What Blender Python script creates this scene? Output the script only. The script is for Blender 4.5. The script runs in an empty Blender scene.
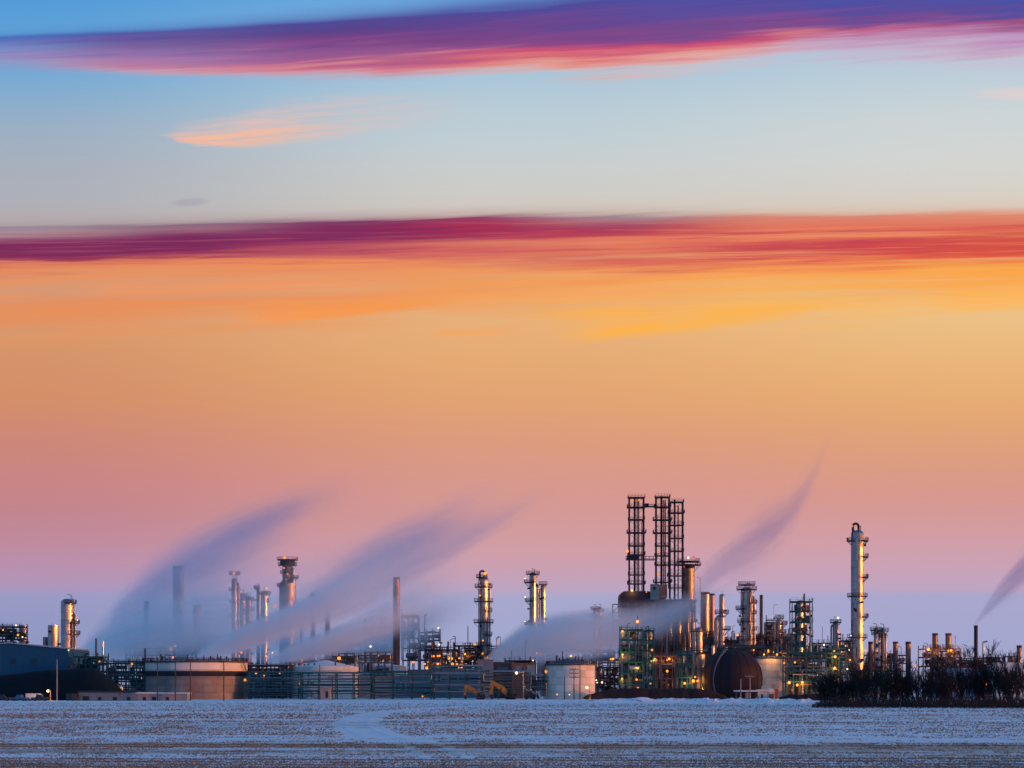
import bpy, math, random
from mathutils import Vector, Matrix
sc = bpy.context.scene
C = sc.collection
R = math.radians
PI = math.pi
FPX, EYE, HZ = 2000.0, 5.0, 684.0          # focal length in pixels, eye height in metres, horizon row

def at(px, py, D):
    """The world point seen at pixel (px, py) at depth D."""
    return Vector(((px - 512.0) / FPX * D, D, EYE + (HZ - py) / FPX * D))
def gx(px, D): return (px - 512.0) / FPX * D
def gz(py, D): return EYE + (HZ - py) / FPX * D
def lin(r, g, b):
    f = lambda c: (c / 255.0) / 12.92 if c <= 10 else ((c / 255.0 + 0.055) / 1.055) ** 2.4
    return (f(r), f(g), f(b), 1.0)

# ------------------------------------------------------------------ node expressions
class V:
    """A float socket with operators."""
    def __init__(s, nt, sock): s.nt, s.s = nt, sock
    def _op(s, op, *a, clamp=False):
        n = s.nt.nodes.new('ShaderNodeMath'); n.operation = op; n.use_clamp = clamp
        for i, x in enumerate((s,) + a):
            if isinstance(x, V): s.nt.links.new(x.s, n.inputs[i])
            else: n.inputs[i].default_value = float(x)
        return V(s.nt, n.outputs[0])
    def __add__(s, o): return s._op('ADD', o)
    __radd__ = __add__
    def __mul__(s, o): return s._op('MULTIPLY', o)
    __rmul__ = __mul__
    def __sub__(s, o): return s._op('SUBTRACT', o)
    def __rsub__(s, o): return (s * -1.0) + o
    def __truediv__(s, o): return s._op('DIVIDE', o)
    def pow(s, o): return s._op('POWER', o)
    def sqrt(s): return s._op('SQRT')
    def abs(s): return s._op('ABSOLUTE')
    def clamp(s): return s._op('ADD', 0.0, clamp=True)
    def max(s, o): return s._op('MAXIMUM', o)
    def min(s, o): return s._op('MINIMUM', o)
    def atan2(s, o): return s._op('ARCTAN2', o)
    def smooth(s, a, b, lo=0.0, hi=1.0):
        n = s.nt.nodes.new('ShaderNodeMapRange'); n.interpolation_type = 'SMOOTHSTEP'
        s.nt.links.new(s.s, n.inputs[0])
        n.inputs[1].default_value, n.inputs[2].default_value = (a, b) if a < b else (b, a)
        n.inputs[3].default_value, n.inputs[4].default_value = (lo, hi) if a < b else (hi, lo)
        return V(s.nt, n.outputs[0])
    def lerp(s, a, b):
        n = s.nt.nodes.new('ShaderNodeMapRange'); s.nt.links.new(s.s, n.inputs[0])
        n.inputs[1].default_value, n.inputs[2].default_value = a, b
        return V(s.nt, n.outputs[0])
def comb(nt, x, y, z):
    n = nt.nodes.new('ShaderNodeCombineXYZ')
    for i, a in enumerate((x, y, z)):
        if isinstance(a, V): nt.links.new(a.s, n.inputs[i])
        else: n.inputs[i].default_value = float(a)
    return n.outputs[0]
def sepxyz(nt, sock):
    n = nt.nodes.new('ShaderNodeSeparateXYZ'); nt.links.new(sock, n.inputs[0])
    return [V(nt, n.outputs[i]) for i in range(3)]
def noise(nt, vec, scale, detail=2.0, rough=0.5, dist=0.0):
    n = nt.nodes.new('ShaderNodeTexNoise'); nt.links.new(vec, n.inputs['Vector'])
    n.inputs['Scale'].default_value = scale; n.inputs['Detail'].default_value = detail
    n.inputs['Roughness'].default_value = rough; n.inputs['Distortion'].default_value = dist
    return V(nt, n.outputs['Fac'])
def ramp(nt, fac, stops, interp='LINEAR'):
    """stops: [(pos, (r,g,b,a) linear)]; returns colour socket, alpha V."""
    n = nt.nodes.new('ShaderNodeValToRGB'); nt.links.new(fac.s, n.inputs[0]); cr = n.color_ramp
    cr.interpolation = interp
    while len(cr.elements) < len(stops): cr.elements.new(0.5)
    for e, (p, c) in zip(cr.elements, stops): e.position = p
    for e, (p, c) in zip(sorted(cr.elements, key=lambda e: e.position), sorted(stops, key=lambda t: t[0])):
        e.position = p; e.color = c
    return n.outputs[0], V(nt, n.outputs[1])
def mixc(nt, fac, a, b):
    n = nt.nodes.new('ShaderNodeMix'); n.data_type = 'RGBA'
    if isinstance(fac, V): nt.links.new(fac.s, n.inputs[0])
    else: n.inputs[0].default_value = fac
    for i, x in ((6, a), (7, b)):
        if isinstance(x, tuple): n.inputs[i].default_value = x
        else: nt.links.new(x, n.inputs[i])
    return n.outputs[2]
def mixv(nt, fac, a, b): return a + (b - a) * fac
def curve(nt, x, pts):
    """piecewise linear/smooth function of x through pts [(x, y)]."""
    x0, x1 = pts[0][0], pts[-1][0]; ys = [p[1] for p in pts]; y0, y1 = min(ys), max(ys)
    n = nt.nodes.new('ShaderNodeFloatCurve'); cm = n.mapping; cu = cm.curves[0]
    nx = ((x - x0) / (x1 - x0)).clamp(); nt.links.new(nx.s, n.inputs['Value'])
    P = [((a - x0) / (x1 - x0), (b - y0) / (y1 - y0)) for a, b in pts]
    while len(cu.points) < len(P): cu.points.new(0.5, 0.5)
    for p, q in zip(cu.points, P): p.location = q
    cm.update()
    return V(nt, n.outputs[0]) * (y1 - y0) + y0
# ------------------------------------------------------------------ sky
SUN_AZ, SUN_EL = R(107.0), R(3.0)         # azimuth from +Y (the view) towards +X
def build_sky():
    w = bpy.data.worlds.new('World'); sc.world = w; w.use_nodes = True
    nt = w.node_tree; nt.nodes.clear()
    out = nt.nodes.new('ShaderNodeOutputWorld')
    tc = nt.nodes.new('ShaderNodeTexCoord')
    dx, dy, dz = sepxyz(nt, tc.outputs['Generated'])
    hyp = (dx * dx + dy * dy).sqrt().max(1e-4)
    az = dx.atan2(dy)
    x = az * 2038.0 + 512.0                                   # azimuth, 2038 units per radian
    slope = dz / hyp
    # slope of a band of cloud of even height, corrected to first order for the azimuth
    cosn = (az * az * 0.45 + 1.0).min(1.08)
    y = 684.0 - slope * cosn * 2000.0
    def cols(yv, lo, hi, table, interp='LINEAR'):
        """table: [(x, [(y, (r,g,b[,a]))])] -> colour, alpha blended along x"""
        t = ((yv - lo) / (hi - lo)).clamp()
        col = al = None
        px = None
        for cx, stops in table:
            st = []
            for s in stops:
                c = s[1]; L = lin(*c[:3]); a = c[3] if len(c) > 3 else 1.0
                st.append(((s[0] - lo) / (hi - lo), (L[0], L[1], L[2], a)))
            c2, a2 = ramp(nt, t, st, interp)
            if col is None: col, al = c2, a2
            else:
                f = x.smooth(px, cx)
                col = mixc(nt, f, col, c2); al = mixv(nt, f, al, a2)
            px = cx
        return col, al
    # ---- clear sky
    wv = comb(nt, x * 0.0015, y * 0.012, 3.0)
    wob = (noise(nt, wv, 1.0, 3.0, 0.5) - 0.5)
    base, _ = cols(y + wob * 4.0, -1300, 690, SKY_BASE)
    # ---- streak noises, long and nearly level
    tilt = y + (x - 512.0) * 0.055
    n1 = noise(nt, comb(nt, x * 0.0022, tilt * 0.045, 0.3), 1.0, 4.0, 0.55) - 0.5
    n2 = noise(nt, comb(nt, x * 0.006, tilt * 0.13, 7.3), 1.0, 3.0, 0.55) - 0.5
    n3 = noise(nt, comb(nt, x * 0.0035, (y + (x - 512.0) * 0.02) * 0.07, 11.7), 1.0, 4.0, 0.55, 0.3) - 0.5
    n4 = noise(nt, comb(nt, x * 0.010, tilt * 0.30, 4.4), 1.0, 2.0, 0.6) - 0.5
    nl = noise(nt, comb(nt, x * 0.009, y * 0.02, 5.1), 1.0, 2.0, 0.5) - 0.5
    # ---- upper cloud bank
    yu = curve(nt, x, [(-500, 62), (0, 37), (128, 31), (256, 23), (384, 13), (512, 3), (640, -8), (768, -18), (1024, -34), (1500, -50)])
    yl = curve(nt, x, [(-500, 66), (0, 70), (128, 73), (256, 74), (384, 74), (512, 73), (600, 76), (650, 77), (700, 73), (768, 64), (850, 56), (1024, 60), (1500, 70)])
    s = (y - yu + n2 * 4.0 * x.smooth(200, 700)) / (yl - yu) + (n1 * 0.34 + n2 * 0.30 + n4 * 0.16) * ((y - yu) / 20.0).clamp() + nl * 0.10
    cA, aA = cols(s, -0.3, 1.35, SKY_A)
    side = (az.abs()).smooth(0.6, 1.3, 1.0, 0.0)
    sA = noise(nt, comb(nt, x * 0.0030, (y + (x - 512.0) * 0.085) * 0.095, 21.0), 1.0, 3.0, 0.6)
    sB = noise(nt, comb(nt, x * 0.0045, (y + (x - 512.0) * 0.07) * 0.17, 27.0), 1.0, 3.0, 0.6)
    inA = s.smooth(0.02, 0.25) * s.smooth(0.55, 0.75, 1.0, 0.0)
    cA = mixc(nt, sA.smooth(0.50, 0.72) * inA * 0.40, cA, lin(150, 70, 146))
    cA = mixc(nt, sB.smooth(0.50, 0.72) * inA * 0.35, cA, lin(58, 54, 150))
    lowA = s.smooth(0.5, 0.7) * s.smooth(1.0, 1.1, 1.0, 0.0)
    cA = mixc(nt, sB.smooth(0.50, 0.72) * lowA * 0.35, cA, lin(176, 90, 150))
    cA = mixc(nt, sA.smooth(0.52, 0.68) * lowA * 0.4 * x.smooth(80, 300), cA, lin(240, 160, 140))
    cA = mixc(nt, 0.10, cA, lin(150, 130, 150))
    col = mixc(nt, aA * side, base, cA)
    # ---- small peach cloud
    yb0 = curve(nt, x, [(140, 137), (160, 134), (178, 123), (215, 119), (240, 114), (270, 105), (330, 99), (420, 93), (500, 89)])
    yb1 = curve(nt, x, [(140, 138), (160, 138), (178, 142), (215, 145), (260, 143), (310, 139), (380, 128), (440, 122), (500, 118)])
    fib = noise(nt, comb(nt, x * 0.010, (y + (x - 165.0) * 0.07) * 0.20, 51.0), 1.0, 4.0, 0.62, 0.4)
    fb2 = noise(nt, comb(nt, x * 0.030, (y + (x - 165.0) * 0.06) * 0.26, 57.0), 1.0, 3.0, 0.6)
    tb = (y - yb0 + n2 * 9.0 + (fb2 - 0.5) * 9.0) / (yb1 - yb0)
    body = tb.smooth(-0.30, 0.45) * tb.smooth(0.80, 1.25, 1.0, 0.0) * x.smooth(148, 215) * x.smooth(280, 500, 1.0, 0.0)
    bar = tb.smooth(0.40, 0.85) * tb.smooth(0.90, 1.15, 1.0, 0.0) * x.smooth(152, 190) * x.smooth(220, 350, 1.0, 0.0)
    col = mixc(nt, (body * (fib.smooth(0.30, 0.66) * 0.75 + 0.12)).clamp(), col, lin(228, 190, 180))
    col = mixc(nt, (bar * (fib.smooth(0.28, 0.60) * 0.75 + 0.2)).clamp(), col, lin(250, 184, 150))
    # ---- small lilac wisp and a faint peach wisp far right
    ew = ((x - 187.0) / 20.0) * ((x - 187.0) / 20.0) + ((y - 203.0 + (x - 187.0) * 0.08 + n2 * 4.0) / 4.5) * ((y - 203.0 + (x - 187.0) * 0.08) / 4.5)
    col = mixc(nt, ew.smooth(0.0, 1.3, 0.35, 0.0), col, lin(150, 140, 165))
    er = ((x - 1040.0) / 75.0) * ((x - 1040.0) / 75.0) + ((y - 96.0 + n2 * 5.0) / 9.0) * ((y - 96.0) / 9.0)
    col = mixc(nt, er.smooth(0.0, 1.2, 0.5, 0.0), col, lin(236, 206, 200))
    # ---- middle cloud bank with the glowing streaks under it
    yc = curve(nt, x, [(-500, 236), (0, 228), (128, 225.5), (256, 222), (384, 218), (512, 214.5), (640, 213), (768, 213.5), (1024, 211), (1500, 206)])
    sm = (y - yc).smooth(0, 40)
    sC = y - yc + n1 * (sm * 20.0 + 3.0) + n3 * (sm * 30.0 + 3.0) + n2 * (sm * 12.0 + 3.0) + n4 * 6.0
    cC, aC = cols(sC, -12, 120, SKY_C)
    st1 = noise(nt, comb(nt, x * 0.0028, (y + (x - 512.0) * 0.012) * 0.13, 31.0), 1.0, 3.0, 0.6)
    st2 = noise(nt, comb(nt, x * 0.0036, (y + (x - 512.0) * 0.03) * 0.20, 37.0), 1.0, 3.0, 0.6)
    st3 = noise(nt, comb(nt, x * 0.0060, (y + (x - 512.0) * 0.02) * 0.36, 41.0), 1.0, 2.0, 0.6)
    inC = (y - yc).smooth(4, 14) * (y - yc).smooth(42, 62, 1.0, 0.0) * x.smooth(300, 560)
    cC = mixc(nt, st1.smooth(0.50, 0.66) * inC * 0.60, cC, lin(242, 152, 104))
    cC = mixc(nt, st2.smooth(0.52, 0.66) * inC * 0.55, cC, lin(186, 62, 84))
    cC = mixc(nt, st3.smooth(0.54, 0.70) * inC * 0.45, cC, lin(236, 140, 110))
    lft = (y - yc).smooth(2, 8) * (y - yc).smooth(24, 38, 1.0, 0.0) * x.smooth(420, 620, 1.0, 0.0)
    cC = mixc(nt, st3.smooth(0.50, 0.68) * lft * 0.55, cC, lin(166, 74, 104))
    cC = mixc(nt, st2.smooth(0.54, 0.68) * lft * 0.5, cC, lin(104, 34, 86))
    edg = (y - yc).smooth(22, 34) * (y - yc).smooth(40, 56, 1.0, 0.0) * x.smooth(520, 700, 1.0, 0.0)
    cC = mixc(nt, (st1 + (st3 - 0.5) * 0.5).smooth(0.46, 0.62) * edg * 0.6, cC, lin(196, 96, 98))
    und = (y - yc).smooth(34, 52) * (y - yc).smooth(88, 118, 1.0, 0.0)
    cC = mixc(nt, st2.smooth(0.50, 0.66) * und * 0.55, cC, mixc(nt, x.smooth(300, 900), lin(238, 140, 92), lin(252, 176, 84)))
    cC = mixc(nt, st1.smooth(0.52, 0.68) * und * 0.45, cC, mixc(nt, x.smooth(200, 900), lin(210, 146, 116), lin(236, 186, 128)))
    col = mixc(nt, aC * side, col, cC)
    wsp = noise(nt, comb(nt, x * 0.0034, (y + (x - 300.0) * 0.055) * 0.050, 63.0), 1.0, 4.0, 0.55, 0.25)
    wsq = noise(nt, comb(nt, x * 0.0052, (y + (x - 300.0) * 0.040) * 0.11, 67.0), 1.0, 3.0, 0.6)
    zone = (y - yc - x.smooth(350, 700) * 30.0).smooth(30, 60) * (y - yc).smooth(92, 135, 1.0, 0.0)
    am = (wsp + (wsq - 0.5) * 0.5).smooth(0.50, 0.66) * zone * side
    col = mixc(nt, am * 0.35, col, mixc(nt, x.smooth(250, 800), lin(240, 146, 82), lin(254, 180, 74)))
    for (x0, y0, x1, y1, h, c_, a_, sd) in ((215, 319, 500, 292, 8.0, (248, 150, 76), .85, 1.0), (545, 334, 870, 298, 10.0, (253, 178, 72), .85, 2.0), (-160, 322, 260, 303, 8.0, (232, 142, 86), .75, 3.0), (900, 303, 1250, 284, 13.0, (255, 180, 80), .8, 4.0),
                                          (420, 333, 530, 329, 4.0, (242, 166, 92), .6, 5.0), (60, 292, 420, 276, 7.0, (240, 150, 96), .55, 6.0), (420, 300, 760, 284, 7.0, (246, 164, 96), .5, 7.0)):
        u = ((x - x0) / (x1 - x0))
        yy = y0 + (y1 - y0) * u.clamp().pow(1.35) + (noise(nt, comb(nt, x * 0.006, sd * 7.7, y * 0.01), 1.0, 2.0) - 0.5) * 10.0
        f1 = noise(nt, comb(nt, x * 0.010, (y - (y1 - y0) / (x1 - x0) * x) * 0.14, sd * 3.3), 1.0, 4.0, 0.6) - 0.5
        q = (y - yy) / h
        body = (q + f1 * 2.2).smooth(-1.5, 0.2) * (q + f1 * 1.4).smooth(0.4, 1.4, 1.0, 0.0) * u.smooth(0.0, 0.22) * u.smooth(0.62, 1.0, 1.0, 0.0)
        col = mixc(nt, (body * a_ * (f1 * 1.5 + 0.9)).clamp() * side, col, lin(*c_))
    # ---- the rest of the dome: dusk blue overhead and behind, warm towards the low sun
    el = slope._op('ARCTANGENT', 0) if False else (slope.max(0.0) * 0.9).min(3.0)
    dome, _ = ramp(nt, el / 3.0, DOME)
    warm = (((dx * math.sin(SUN_AZ) + dy * math.cos(SUN_AZ)) / hyp).smooth(0.3, 1.0)) * slope.smooth(0.0, 0.7, 1.0, 0.0)
    dome = mixc(nt, warm * 0.55, dome, lin(225, 140, 95))
    front = az.abs().smooth(0.42, 1.1, 1.0, 0.0) * slope.smooth(0.40, 0.75, 1.0, 0.0)
    col = mixc(nt, front, dome, col)
    # ---- physical sky underneath, dim at dusk
    sky = nt.nodes.new('ShaderNodeTexSky'); sky.sky_type = 'NISHITA'; sky.sun_disc = False
    sky.sun_elevation = SUN_EL; sky.sun_rotation = SUN_AZ; sky.dust_density = 2.0
    b1 = nt.nodes.new('ShaderNodeBackground'); nt.links.new(sky.outputs[0], b1.inputs[0]); b1.inputs[1].default_value = 0.004
    b2 = nt.nodes.new('ShaderNodeBackground'); nt.links.new(col, b2.inputs[0]); b2.inputs[1].default_value = 1.0
    add = nt.nodes.new('ShaderNodeAddShader')
    nt.links.new(b1.outputs[0], add.inputs[0]); nt.links.new(b2.outputs[0], add.inputs[1])
    nt.links.new(add.outputs[0], out.inputs['Surface'])
    w.cycles.sampling_method = 'MANUAL'; w.cycles.sample_map_resolution = 512
    sun = bpy.data.lights.new('sun', 'SUN'); so = bpy.data.objects.new('sun', sun); C.objects.link(so)
    sun.energy = SUN_E; sun.color = (1.0, 0.30, 0.045); sun.angle = R(5.0)
    d = Vector((math.sin(SUN_AZ) * math.cos(SUN_EL), math.cos(SUN_AZ) * math.cos(SUN_EL), math.sin(SUN_EL)))
    so.rotation_euler = d.to_track_quat('Z', 'Y').to_euler(); so.location = (300, 0, 200)

SUN_E = 3.3
DOME = [(0.0, lin(118, 153, 196)), (0.12, lin(108, 151, 198)), (0.4, lin(72, 136, 194)), (1.0, lin(44, 120, 186))]
SKY_BASE = [
 (10, [(-1300, (60, 110, 185)), (-300, (66, 125, 200)), (0, (82, 154, 214)), (35, (92, 160, 214)), (75, (116, 168, 212)), (100, (134, 172, 204)), (130, (155, 174, 196)), (170, (168, 175, 187)), (205, (174, 175, 184)), (235, (185, 162, 155)),
       (320, (216, 153, 112)), (350, (214, 147, 104)), (400, (211, 141, 104)), (440, (205, 134, 119)), (480, (199, 131, 132)), (515, (193, 132, 143)), (545, (189, 138, 159)), (570, (183, 144, 176)), (588, (172, 149, 188)), (594, (153, 154, 196)), (620, (146, 152, 195)), (690, (138, 150, 192))]),
 (512, [(-1300, (60, 110, 190)), (-300, (75, 130, 205)), (0, (110, 170, 225)), (60, (160, 195, 220)), (90, (175, 200, 216)), (115, (186, 204, 213)), (140, (193, 206, 212)), (170, (202, 205, 205)), (195, (205, 203, 196)), (212, (208, 197, 188)), (240, (220, 185, 150)),
       (325, (231, 175, 122)), (360, (229, 170, 115)), (400, (226, 162, 114)), (440, (220, 154, 124)), (480, (215, 151, 140)), (515, (211, 152, 150)), (550, (207, 157, 167)), (574, (198, 160, 181)), (589, (187, 164, 193)), (594, (168, 167, 205)), (640, (160, 167, 206)), (690, (152, 160, 196))]),
 (1014, [(-1300, (60, 110, 190)), (-300, (80, 130, 205)), (0, (120, 175, 225)), (60, (184, 203, 218)), (90, (194, 208, 216)), (120, (205, 212, 214)), (160, (211, 213, 210)), (190, (215, 208, 200)), (210, (218, 203, 188)), (240, (225, 195, 160)),
       (310, (235, 193, 136)), (350, (234, 184, 124)), (390, (231, 174, 116)), (425, (226, 164, 116)), (460, (220, 156, 127)), (500, (214, 151, 143)), (535, (209, 156, 164)), (565, (202, 161, 180)), (589, (190, 164, 193)), (592.5, (169, 166, 204)), (640, (163, 166, 206)), (690, (160, 162, 198))]),
]
SKY_A = [
 (0, [(-0.3, (84, 155, 216, 0)), (-0.02, (60, 110, 195, 0.25)), (0.08, (52, 92, 184, .85)), (0.22, (78, 100, 186, .85)), (0.40, (112, 120, 190, .7)), (0.62, (150, 128, 188, .8)), (0.8, (160, 140, 190, .7)), (1.0, (140, 150, 200, 0.25)), (1.2, (120, 168, 214, 0))]),
 (140, [(-0.3, (84, 155, 216, 0)), (-0.02, (56, 96, 186, 0.4)), (0.1, (58, 72, 158, .95)), (0.3, (88, 66, 146, .95)), (0.48, (128, 84, 152, .9)), (0.66, (160, 104, 166, .9)), (0.82, (200, 116, 150, .9)), (0.95, (218, 146, 158, .8)), (1.05, (190, 160, 185, 0.35)), (1.2, (130, 170, 212, 0))]),
 (330, [(-0.3, (84, 155, 216, 0)), (-0.02, (60, 84, 172, 0.5)), (0.1, (62, 60, 148, 1)), (0.28, (84, 52, 134, 1)), (0.46, (116, 52, 128, 1)), (0.62, (140, 76, 142, 1)), (0.76, (168, 84, 138, 1)), (0.88, (216, 100, 126, .95)), (0.97, (222, 136, 150, .8)), (1.06, (200, 160, 180, 0.4)), (1.18, (150, 188, 220, 0))]),
 (560, [(-0.3, (84, 155, 216, 0)), (-0.02, (58, 74, 166, 0.7)), (0.1, (64, 62, 152, 1)), (0.3, (98, 58, 142, 1)), (0.48, (118, 58, 134, 1)), (0.6, (140, 58, 128, 1)), (0.71, (206, 68, 112, 1)), (0.82, (226, 112, 112, 1)), (0.93, (236, 154, 134, .9)), (1.02, (226, 182, 174, 0.5)), (1.16, (170, 200, 222, 0))]),
 (700, [(-0.3, (84, 155, 216, 0)), (0.1, (56, 72, 166, 1)), (0.3, (88, 64, 152, 1)), (0.46, (112, 62, 138, 1)), (0.56, (140, 62, 132, 1)), (0.64, (200, 62, 112, 1)), (0.74, (228, 110, 116, 1)), (0.86, (238, 160, 146, .9)), (0.96, (226, 190, 190, 0.6)), (1.14, (180, 206, 224, 0))]),
 (860, [(-0.3, (84, 155, 216, 0)), (0.1, (56, 82, 178, 1)), (0.34, (62, 68, 162, 1)), (0.50, (92, 64, 148, 1)), (0.61, (140, 62, 132, 1)), (0.69, (184, 70, 122, 1)), (0.76, (192, 112, 160, .95)), (0.88, (206, 156, 190, .8)), (1.0, (206, 182, 208, .6)), (1.1, (198, 198, 218, 0.25)), (1.25, (184, 206, 224, 0))]),
 (1020, [(-0.3, (84, 155, 216, 0)), (0.25, (56, 94, 190, 1)), (0.42, (58, 70, 166, 1)), (0.54, (84, 66, 150, 1)), (0.63, (150, 68, 124, 1)), (0.70, (172, 106, 156, 1)), (0.80, (196, 144, 188, .9)), (0.95, (210, 178, 206, .75)), (1.08, (206, 194, 216, .45)), (1.2, (198, 204, 220, 0.2)), (1.35, (190, 208, 224, 0))]),
]
SKY_C = [
 (20, [(-12, (172, 172, 182, 0)), (-1, (158, 150, 165, .4)), (1, (140, 120, 145, .75)), (5, (160, 130, 145, .8)), (11, (165, 122, 138, .9)), (16, (140, 70, 108, 1)), (20, (124, 40, 90, 1)), (28, (126, 38, 88, 1)), (33, (150, 52, 84, 1)), (36, (222, 128, 92, 1)), (44, (226, 136, 92, 1)), (58, (222, 148, 106, 1)), (70, (214, 150, 112, .8)), (83, (230, 140, 90, .9)), (90, (222, 142, 94, .8)), (104, (216, 150, 104, .3)), (120, (214, 150, 104, 0))]),
 (180, [(-12, (172, 172, 182, 0)), (-1, (150, 130, 150, .5)), (2, (130, 90, 120, .9)), (6, (146, 96, 120, .9)), (11, (130, 62, 104, 1)), (15, (120, 38, 88, 1)), (27, (126, 38, 90, 1)), (32, (170, 66, 88, 1)), (37, (230, 132, 88, 1)), (46, (228, 142, 98, 1)), (60, (224, 150, 106, .9)), (72, (222, 150, 104, .8)), (86, (234, 142, 84, .9)), (94, (230, 145, 90, .6)), (108, (220, 152, 104, 0.2)), (120, (214, 150, 104, 0))]),
 (330, [(-12, (180, 176, 182, 0)), (-1, (150, 110, 135, .5)), (3, (126, 56, 100, 1)), (9, (126, 38, 90, 1)), (19, (140, 44, 94, 1)), (28, (168, 66, 94, 1)), (35, (204, 100, 94, 1)), (42, (240, 142, 84, 1)), (52, (230, 146, 98, 1)), (66, (230, 158, 108, .9)), (78, (232, 150, 94, .9)), (90, (242, 148, 76, .95)), (98, (238, 152, 86, .6)), (110, (228, 160, 106, .2)), (120, (222, 160, 110, 0))]),
 (470, [(-12, (205, 198, 190, 0)), (-1, (170, 130, 140, .5)), (3, (150, 62, 98, 1)), (9, (166, 44, 84, 1)), (15, (160, 36, 82, 1)), (22, (180, 66, 88, 1)), (31, (206, 92, 92, 1)), (42, (222, 122, 94, 1)), (52, (236, 150, 94, 1)), (64, (230, 152, 98, .9)), (78, (240, 152, 82, .9)), (90, (238, 158, 88, .7)), (104, (232, 170, 108, .2)), (120, (230, 172, 112, 0))]),
 (620, [(-12, (206, 198, 186, 0)), (-1, (180, 150, 150, .4)), (4, (150, 112, 134, .85)), (10, (162, 90, 110, 1)), (16, (170, 58, 88, 1)), (20, (190, 70, 88, 1)), (26, (226, 118, 92, 1)), (38, (224, 120, 92, 1)), (46, (206, 100, 92, 1)), (54, (216, 104, 88, 1)), (62, (240, 150, 88, 1)), (74, (244, 166, 92, 1)), (88, (240, 170, 100, .8)), (100, (252, 178, 78, .9)), (108, (244, 176, 98, .4)), (120, (232, 176, 116, 0))]),
 (790, [(-12, (212, 202, 188, 0)), (-1, (214, 170, 150, .4)), (4, (216, 126, 106, .95)), (14, (226, 116, 90, 1)), (25, (222, 106, 86, 1)), (33, (206, 78, 80, 1)), (41, (196, 62, 76, 1)), (48, (222, 94, 78, 1)), (56, (240, 140, 82, 1)), (68, (246, 166, 86, 1)), (82, (240, 178, 104, .9)), (93, (250, 184, 90, .8)), (102, (240, 184, 114, .3)), (120, (234, 184, 122, 0))]),
 (1010, [(-12, (215, 202, 186, 0)), (-2, (218, 180, 160, .5)), (5, (224, 132, 106, .95)), (16, (222, 110, 88, 1)), (26, (218, 96, 74, 1)), (38, (212, 72, 64, 1)), (46, (226, 92, 64, 1)), (54, (242, 146, 70, 1)), (66, (250, 166, 74, 1)), (78, (246, 170, 92, .9)), (88, (244, 184, 110, .7)), (104, (238, 192, 128, .2)), (120, (236, 194, 134, 0))]),
]
# ------------------------------------------------------------------ materials
M = {}
AROT = 0.0
def mat(name, rgb, rough=0.6, metal=0.0, var=0.25, scale=0.35, stretch=(1, 1, 1), spec=0.3, rust=0.0, rustc=(0.16, 0.07, 0.035), bump=0.0, plates=0.0, aniso=0.0):
    """A painted or clad surface: base colour with weathering streaks, blotches and seams."""
    m = bpy.data.materials.new(name); m.use_nodes = True; nt = m.node_tree
    b = nt.nodes['Principled BSDF']
    b.inputs['Roughness'].default_value = rough; b.inputs['Metallic'].default_value = metal
    b.inputs['Specular IOR Level'].default_value = spec
    tc = nt.nodes.new('ShaderNodeTexCoord')
    x, y, z = sepxyz(nt, tc.outputs['Object'])
    v = comb(nt, x * stretch[0], y * stretch[1], z * stretch[2])
    n = noise(nt, v, scale, 5.0, 0.6)
    streak = noise(nt, comb(nt, x * 1.3, y * 1.3, z * 0.12), 0.9, 4.0, 0.6)
    f = ((n - 0.5) * 1.6 + (streak - 0.5) * 1.0) * var + 1.0
    if plates:                                     # horizontal courses of plate, each a touch different
        cz = (z / plates)._op('FLOOR')
        ca = (x.atan2(y) * 3.2)._op('FLOOR')
        wn = nt.nodes.new('ShaderNodeTexWhiteNoise'); wn.noise_dimensions = '2D'
        nt.links.new(comb(nt, cz, ca, 0.0), wn.inputs['Vector'])
        f = f * (V(nt, wn.outputs['Value']) * 0.36 + 0.82)
        seam = ((z / plates)._op('FRACT') - 0.5).abs().smooth(0.46, 0.5)
        f = f * (seam * -0.5 + 1.0)
    c = nt.nodes.new('ShaderNodeVectorMath'); c.operation = 'SCALE'
    c.inputs[0].default_value = rgb; nt.links.new(f.max(0.1).s, c.inputs['Scale'])
    col = c.outputs[0]
    if rust:
        r = noise(nt, comb(nt, x * 0.9, y * 0.9, z * 0.25), 0.5, 6.0, 0.65).smooth(0.62 - rust * 0.3, 0.75 - rust * 0.2)
        col = mixc(nt, r * 0.85, col, (*rustc, 1))
    nt.links.new(col, b.inputs['Base Color'])
    if metal > 0.3:
        nt.links.new(((n - 0.5) * 0.16 + rough).clamp().s, b.inputs['Roughness'])
    if aniso:                                      # rolled sheet: the glint spreads round the shell, not along it
        tg = nt.nodes.new('ShaderNodeTangent'); tg.direction_type = 'RADIAL'; tg.axis = 'Z'
        b.inputs['Anisotropic'].default_value = aniso; b.inputs['Anisotropic Rotation'].default_value = AROT
        nt.links.new(tg.outputs[0], b.inputs['Tangent'])
    if bump:
        bp = nt.nodes.new('ShaderNodeBump'); bp.inputs['Strength'].default_value = bump; bp.inputs['Distance'].default_value = 0.3
        nt.links.new(n.s, bp.inputs['Height']); nt.links.new(bp.outputs[0], b.inputs['Normal'])
    M[name] = m; return m
def glow(name, rgb, s):
    m = bpy.data.materials.new(name); m.use_nodes = True; nt = m.node_tree; nt.nodes.clear()
    o = nt.nodes.new('ShaderNodeOutputMaterial'); e = nt.nodes.new('ShaderNodeEmission')
    e.inputs[0].default_value = (*rgb, 1); e.inputs[1].default_value = s
    nt.links.new(e.outputs[0], o.inputs[0]); M[name] = m; m.cycles.emission_sampling = 'NONE'
    return m
mat('clad', (0.34, 0.325, 0.35), 0.33, 0.97, 0.22, 0.2, plates=2.6, aniso=.9)          # aluminium insulation cladding
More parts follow.
